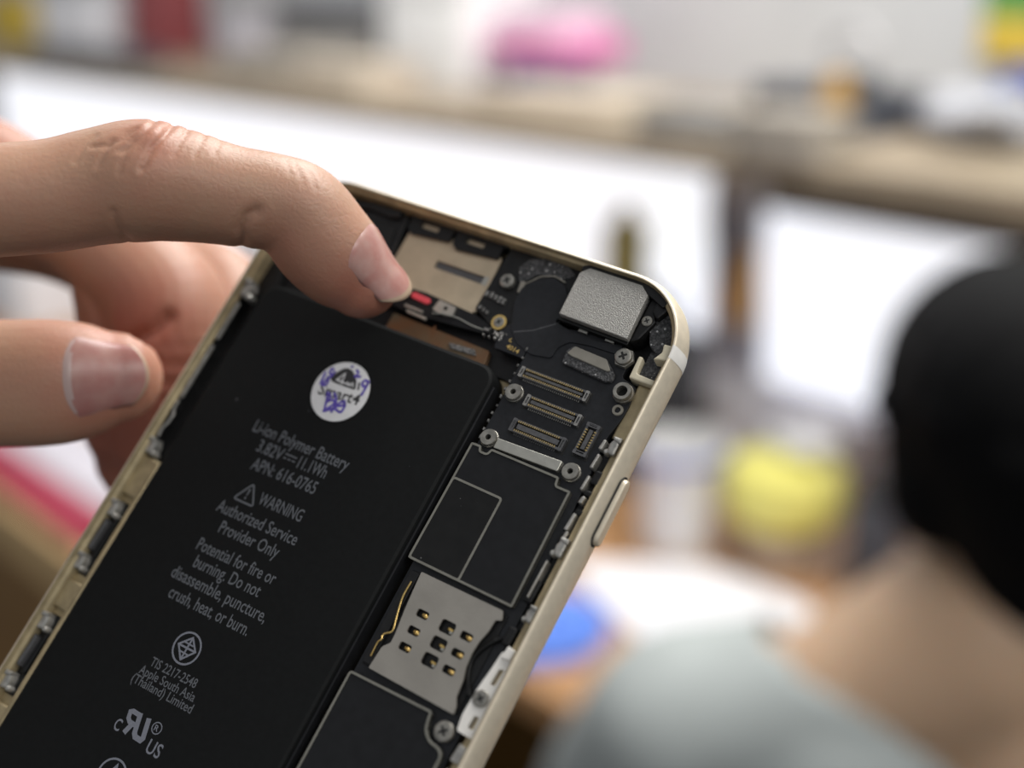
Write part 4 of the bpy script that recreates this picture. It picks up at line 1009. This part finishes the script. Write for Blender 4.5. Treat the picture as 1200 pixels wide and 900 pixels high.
c = MB(); c.lathe(0, 0, [(.001, 0), (.040, 0), (.042, .01), (.042, .10), (.034, .125), (.012, .135)], 24); c.build('body', M['olive'], t)
c = MB(); c.lathe(0, 0, [(.014, .133), (.014, .155), (.001, .157)], 20); c.build('cap', M['posteryellow'], t)
c = MB(); c.box(-.08, .08, -.06, .06, 0, .21, .006); one('cardboard_box', 'white box standing against the long light panel under the bottle', 'box', c, M['paper'], .69, .37, .75)

# ---- on the bench
potthing('bucket', 'white plastic bucket on the bench behind the phone', 'bucket', [(.001, 0), (.046, 0), (.049, .01), (.056, .145), (.059, .15), (.059, .16), (.053, .16), (.048, .02), (.001, .02)], M['whiteplastic'], .205, -.04, ZD, [('rim', [(.056, .138), (.061, .14), (.061, .152), (.057, .152)], M['bluebox'])])
potthing('jar', 'amber jar with a wide yellow lid beside the white bucket', 'jar', [(.001, 0), (.048, 0), (.052, .008), (.052, .06), (.046, .07), (.001, .07)], M['amber'], .085, .03, ZD,
         [('lid', [(.04, .066), (.068, .07), (.078, .085), (.078, .125), (.070, .145), (.03, .155), (.001, .157)], M['yellow']), ('label_band', [(.0525, .015), (.0525, .05)], M['beigecard'])])
crumple('paper_towel', 'white crumpled towel lying on the yellow lid', 'towel', .05, .04, .018, M['paper'], .07, .05, ZD + .155, 5)
potthing('canister', 'dark slate canister right of the amber jar', 'canister', [(.001, 0), (.033, 0), (.035, .006), (.035, .12), (.03, .13), (.001, .13)], M['slate'], -.042, .05, ZD, [('cap', [(.028, .128), (.028, .15), (.001, .152)], M['blackplastic'])])
t = thing('upright_post', 'pale lavender upright post right of the dark canister', 'post', -.13, .11, ZD)
c = MB(); c.prism(rr(-.035, .035, -.035, .035, .015, 4), 0, .015, .004); c.build('base', M['lavender'], t)
c = MB(); c.prism(rr(-.017, .017, -.012, .012, .006, 4), .015, .26, .004); c.build('post', M['lavender'], t)
c = MB(); c.prism(rr(-.012, .012, -.018, -.010, .003, 3), .10, .17, .002); c.build('label_strip', M['redcard'], t)
boxthing('equipment_case', 'black case on the bench just behind the phone rim', 'case', .13, .12, .23, M['blackplastic'], .415, .13, ZD, 0, lid=.02, lidm=M['slate'])
boxthing('cardboard_box', 'long lavender-grey box at the back of the bench', 'box', .50, .07, .07, M['lavender'], .21, .435, ZD)
boxthing('cardboard_box', 'white box on the bench behind the black case, left of the yellow lid', 'box', .20, .14, .12, M['paper'], .44, .29, ZD)
def sheet(name, label, cat, pts, th, m, z, bend=.004, group=None):
    c = MB(); P = [bp(*q) for q in pts]; ctr = sum(P, Vector()) / len(P)
    c.prism(rnd([((p - ctr).x, (p - ctr).y) for p in P], .012), 0, th, .001)
    o = c.build(name, m); o.location = (ctr.x, ctr.y, z); return tag(o, label, cat, group)
sheet('paper', 'white paper stack lying on the bench before the bucket', 'paper', [(.27, -.19), (.13, -.065), (-.02, -.05), (-.09, -.15), (.06, -.27)], .012, M['paper'], ZD)
c = MB(); c.tube([(-.045, 0, .022), (-.03, .004, .024), (.0, 0, .022), (.035, .003, .023), (.05, 0, .021)], [.018, .023, .022, .024, .018], 14); one('paper_roll', 'whitish roll of wrapping lying at the right of the white papers', 'roll', c, M['lavender'], -.115, -.05, ZD, 0.4)
c = MB()
P = [(-.085, -.07), (.06, -.075), (.085, .02), (.03, .09), (-.06, .085)]
c.prism(rnd(P, .03), 0, .014, .006); c.prism(rnd([(-.05, -.05), (.05, -.05), (.06, .04), (-.03, .06)], .03), .012, .03, .01)
one('cloth', 'folded bright blue cloth at the bench edge beside the phone', 'cloth', c, M['bluecloth'], .165, -.335, ZD, -.3)
# ---- side table at the left
sd = thing('side_table', 'amber wooden table with a pale tan edge at the lower left', 'table', 1.15, -.66, 0)
c = MB(); c.box(-.62, .6, 0, .34, .72, .75, .004); c.build('table_top', M['tanwood'], sd)
c = MB(); c.box(-.62, .6, 0, .02, .67, .72, .004); c.build('edge_band', M['tanwood'], sd)
c = MB(); c.box(-.60, .58, .02, .32, .10, .67, .004); c.build('cabinet', M['amberwood'], sd)
for x in (-.58, .56):
    for y in (.06, .28):
        c = MB(); c.box(x - .025, x + .025, y - .025, y + .025, 0, .1, .003); c.build('leg', M['darkwood'], sd)
boxthing('binder', 'crimson binder lying along the edge of the left table', 'binder', .62, .05, .022, M['redcard'], 1.05, -.615, ZD, 0.0)
boxthing('paper', 'grey-white paper pile behind the crimson binder', 'paper', .60, .12, .02, M['lavender'], 1.12, -.51, ZD, 0)
boxthing('document_tray', 'white storage tray on the far counter, seen between thumb and index finger', 'tray', .42, .2, .20, M['paper'], 2.08, -.17, ZD, 0)

# ---------------------------------------------------------------- the seated person
M['neckskin'] = skin_material('person_skin', (0.56, 0.38, 0.25), (0.54, 0.31, 0.21), bump=0.05)
M['shirt'] = mat('grey_jersey', (0.355, 0.385, 0.38), 0.85, noise=0.08, nscale=30, bump=0.1, bscale=700)
M['hair'] = mat('black_hair', (0.004, 0.004, 0.0045), 0.7, spec=0.08, noise=0.4, nscale=120, bump=0.6, bscale=220)
M['trouser'] = mat('dark_trousers', (0.03, 0.032, 0.04), 0.8, noise=0.2, nscale=40)
PX, PY = 0.325, 0.735
def torso(mb, g):
    for dx in (-.095, 0, .095):
        limb(mb, [(PX + dx, PY + .005, .975, .098 + g), (PX + dx, PY + .01, .85, .10 + g), (PX + dx * .9, PY - .005, .68, .10 + g), (PX + dx, PY - .01, .56, .105 + g)], n=24)
    for sd in (-1, 1):
        limb(mb, [(PX + sd * .02, PY - .01, 1.045, .060 + g), (PX + sd * .11, PY + .0, 1.032, .058 + g), (PX + sd * .20, PY + .02, 1.005, .062 + g)], n=20)
        limb(mb, [(PX + sd * .205, PY + .02, 1.002, .062 + g), (PX + sd * .235, PY + .06, .935, .054 + g), (PX + sd * .245, PY + .11, .88, .050 + g)], n=20)
b_ = MB(); torso(b_, -.004)
for sd in (-1, 1): limb(b_, [(PX + sd * .03, PY - .01, 1.09, .07), (PX + sd * .13, PY, 1.03, .052)], n=20)
limb(b_, [(PX, PY - .02, 1.01, .068), (PX, PY + .0, 1.12, .060), (PX, PY + .02, 1.18, .058)], n=24)
limb(b_, [(PX - .002, PY + .0, 1.24, .074), (PX - .002, PY + .05, 1.235, .072)], n=28)                     # skull
limb(b_, [(PX - .002, PY + .06, 1.20, .055), (PX - .002, PY + .085, 1.165, .036)], n=20)                   # jaw
limb(b_, [(PX - .002, PY + .118, 1.228, .009), (PX - .002, PY + .135, 1.200, .013)], n=12)                 # nose
for sd in (-1, 1):
    limb(b_, [(PX + sd * .078, PY + .03, 1.205, .012), (PX + sd * .082, PY + .022, 1.235, .014)], n=12, flat=.6)
    limb(b_, [(PX + sd * .245, PY + .11, .88, .044), (PX + sd * .22, PY + .22, .825, .038), (PX + sd * .14, PY + .33, .79, .026)], n=18)
    hx_, hy_ = PX + sd * .12, PY + .365
    limb(b_, [(PX + sd * .14, PY + .33, .788, .026), (hx_, hy_, .782, .028)], n=16, flat=.75)
    for k, (dx, ln) in enumerate(((-.026, .055), (-.009, .068), (.008, .064), (.024, .05))):
        limb(b_, [(hx_ + dx, hy_ + .015, .782, .0095), (hx_ + dx * 1.15 - sd * .004, hy_ + .015 + ln * .6, .784, .0085), (hx_ + dx * 1.2 - sd * .008, hy_ + .015 + ln, .772, .007)], n=10, k=4)
    limb(b_, [(hx_ - sd * .025, hy_ - .01, .782, .011), (hx_ - sd * .048, hy_ + .02, .778, .009), (hx_ - sd * .052, hy_ + .04, .774, .008)], n=10, k=4)
    limb(b_, [(PX + sd * .10, PY, .55, .09), (PX + sd * .12, PY + .22, .545, .078), (PX + sd * .13, PY + .36, .53, .06)], n=18)
    limb(b_, [(PX + sd * .13, PY + .36, .53, .058), (PX + sd * .13, PY + .34, .30, .05), (PX + sd * .13, PY + .32, .08, .038)], n=18)
    limb(b_, [(PX + sd * .13, PY + .31, .05, .038), (PX + sd * .135, PY + .45, .032, .032)], n=14)
pm = fuse(b_, .006, 4); pm.materials.clear(); pm.materials.append(M['neckskin']); pm.shade_smooth()
person = bpy.data.objects.new('person', pm); COL.objects.link(person)
tag(person, 'person with short black hair and grey t-shirt seated at the bench, seen from behind', 'person')
b_ = MB(); torso(b_, .008); tm = fuse(b_, .007, 5)
bm = bmesh.new(); bm.from_mesh(tm)
kill = [v for v in bm.verts if (v.co.z > .94 and ((v.co.x - PX + .005) / .152) ** 2 + ((v.co.y - PY - .01) / .09) ** 2 < 1) ]
bmesh.ops.delete(bm, geom=kill, context='VERTS'); bm.to_mesh(tm); bm.free()
tm.materials.clear(); tm.materials.append(M['shirt']); tm.shade_smooth()
to = bpy.data.objects.new('t_shirt', tm); COL.objects.link(to); to.parent = person
md = to.modifiers.new('cloth', 'SOLIDIFY'); md.thickness = .004; md.offset = 1
b_ = MB(); torso_l = None
for sd in (-1, 1):
    limb(b_, [(PX + sd * .10, PY - .005, .56, .105), (PX + sd * .12, PY + .22, .545, .086), (PX + sd * .13, PY + .36, .53, .068)], n=18)
    limb(b_, [(PX + sd * .13, PY + .36, .53, .066), (PX + sd * .13, PY + .34, .30, .06), (PX + sd * .13, PY + .32, .10, .05)], n=18)
qm = fuse(b_, .008, 4); qm.materials.clear(); qm.materials.append(M['trouser']); qm.shade_smooth()
to = bpy.data.objects.new('trousers', qm); COL.objects.link(to); to.parent = person
M['eye'] = mat('eye_white', (0.75, 0.73, 0.70), 0.25, noise=0.05, nscale=200); M['lip'] = mat('lip_skin', (0.42, 0.18, 0.14), 0.45, noise=0.1, nscale=200)
for sd in (-1, 1):
    c = MB(); limb(c, [(PX - .002 + sd * .031, PY + .112, 1.232, .0105), (PX - .002 + sd * .031, PY + .113, 1.232, .0105)], n=16); c.build('eye', M['eye'], person)
    c = MB(); limb(c, [(PX - .002 + sd * .031, PY + .119, 1.2315, .0048), (PX - .002 + sd * .031, PY + .1195, 1.2315, .0048)], n=12); c.build('pupil', M['hair'], person)
    c = MB(); limb(c, [(PX - .002 + sd * .018, PY + .119, 1.250, .003), (PX - .002 + sd * .034, PY + .120, 1.254, .0035), (PX - .002 + sd * .05, PY + .110, 1.250, .0025)], n=8); c.build('eyebrow', M['hair'], person)
c = MB(); limb(c, [(PX - .024, PY + .112, 1.178, .003), (PX - .002, PY + .120, 1.177, .0055), (PX + .020, PY + .112, 1.178, .003)], n=10); c.build('lips', M['lip'], person)
b_ = MB(); HX = PX - .002
limb(b_, [(HX, PY - .005, 1.245, .090), (HX, PY + .045, 1.25, .084)], n=30)
limb(b_, [(HX, PY - .02, 1.22, .084), (HX, PY - .028, 1.185, .070), (HX, PY - .03, 1.155, .052)], n=28, flat=.95)
for sd in (-1, 1): limb(b_, [(HX + sd * .05, PY + .01, 1.235, .043), (HX + sd * .055, PY - .005, 1.19, .036)], n=18)
rg_ = np.random.RandomState(7)
for k in range(70):
    a = rg_.rand() * 6.28; e = rg_.rand() * .9; q = Vector((math.cos(a) * math.cos(e), math.sin(a) * math.cos(e), math.sin(e)))
    p = Vector((HX, PY + .01, 1.245)) + Vector((q.x * .084, q.y * .10, q.z * .083)); p2 = p + Vector((q.x, q.y, q.z * .4)) * .012 + Vector((0, 0, -.014))
    limb(b_, [(p.x, p.y, p.z, .009), (p2.x, p2.y, p2.z, .004)], n=8)
hm_ = fuse(b_, .0045, 3); hm_.materials.clear(); hm_.materials.append(M['hair']); hm_.shade_smooth()
to = bpy.data.objects.new('hair', hm_); COL.objects.link(to); to.parent = person; to['label'] = 'short black hair'
t = empty('stool', (PX, PY - .02, 0.0)); tag(t, 'dark stool carrying the person in the grey t-shirt', 'stool')
c = MB(); c.lathe(0, 0, [(.001, .41), (.16, .41), (.17, .42), (.17, .443), (.16, .453), (.001, .453)], 32); c.build('seat', M['blackplastic'], t)
for k in range(4):
    a = R(45 + 90 * k); c = MB(); c.tube([(.11 * math.cos(a), .11 * math.sin(a), .42), (.17 * math.cos(a), .17 * math.sin(a), 0)], .014, 10); c.build('leg', M['frame_grey'], t)
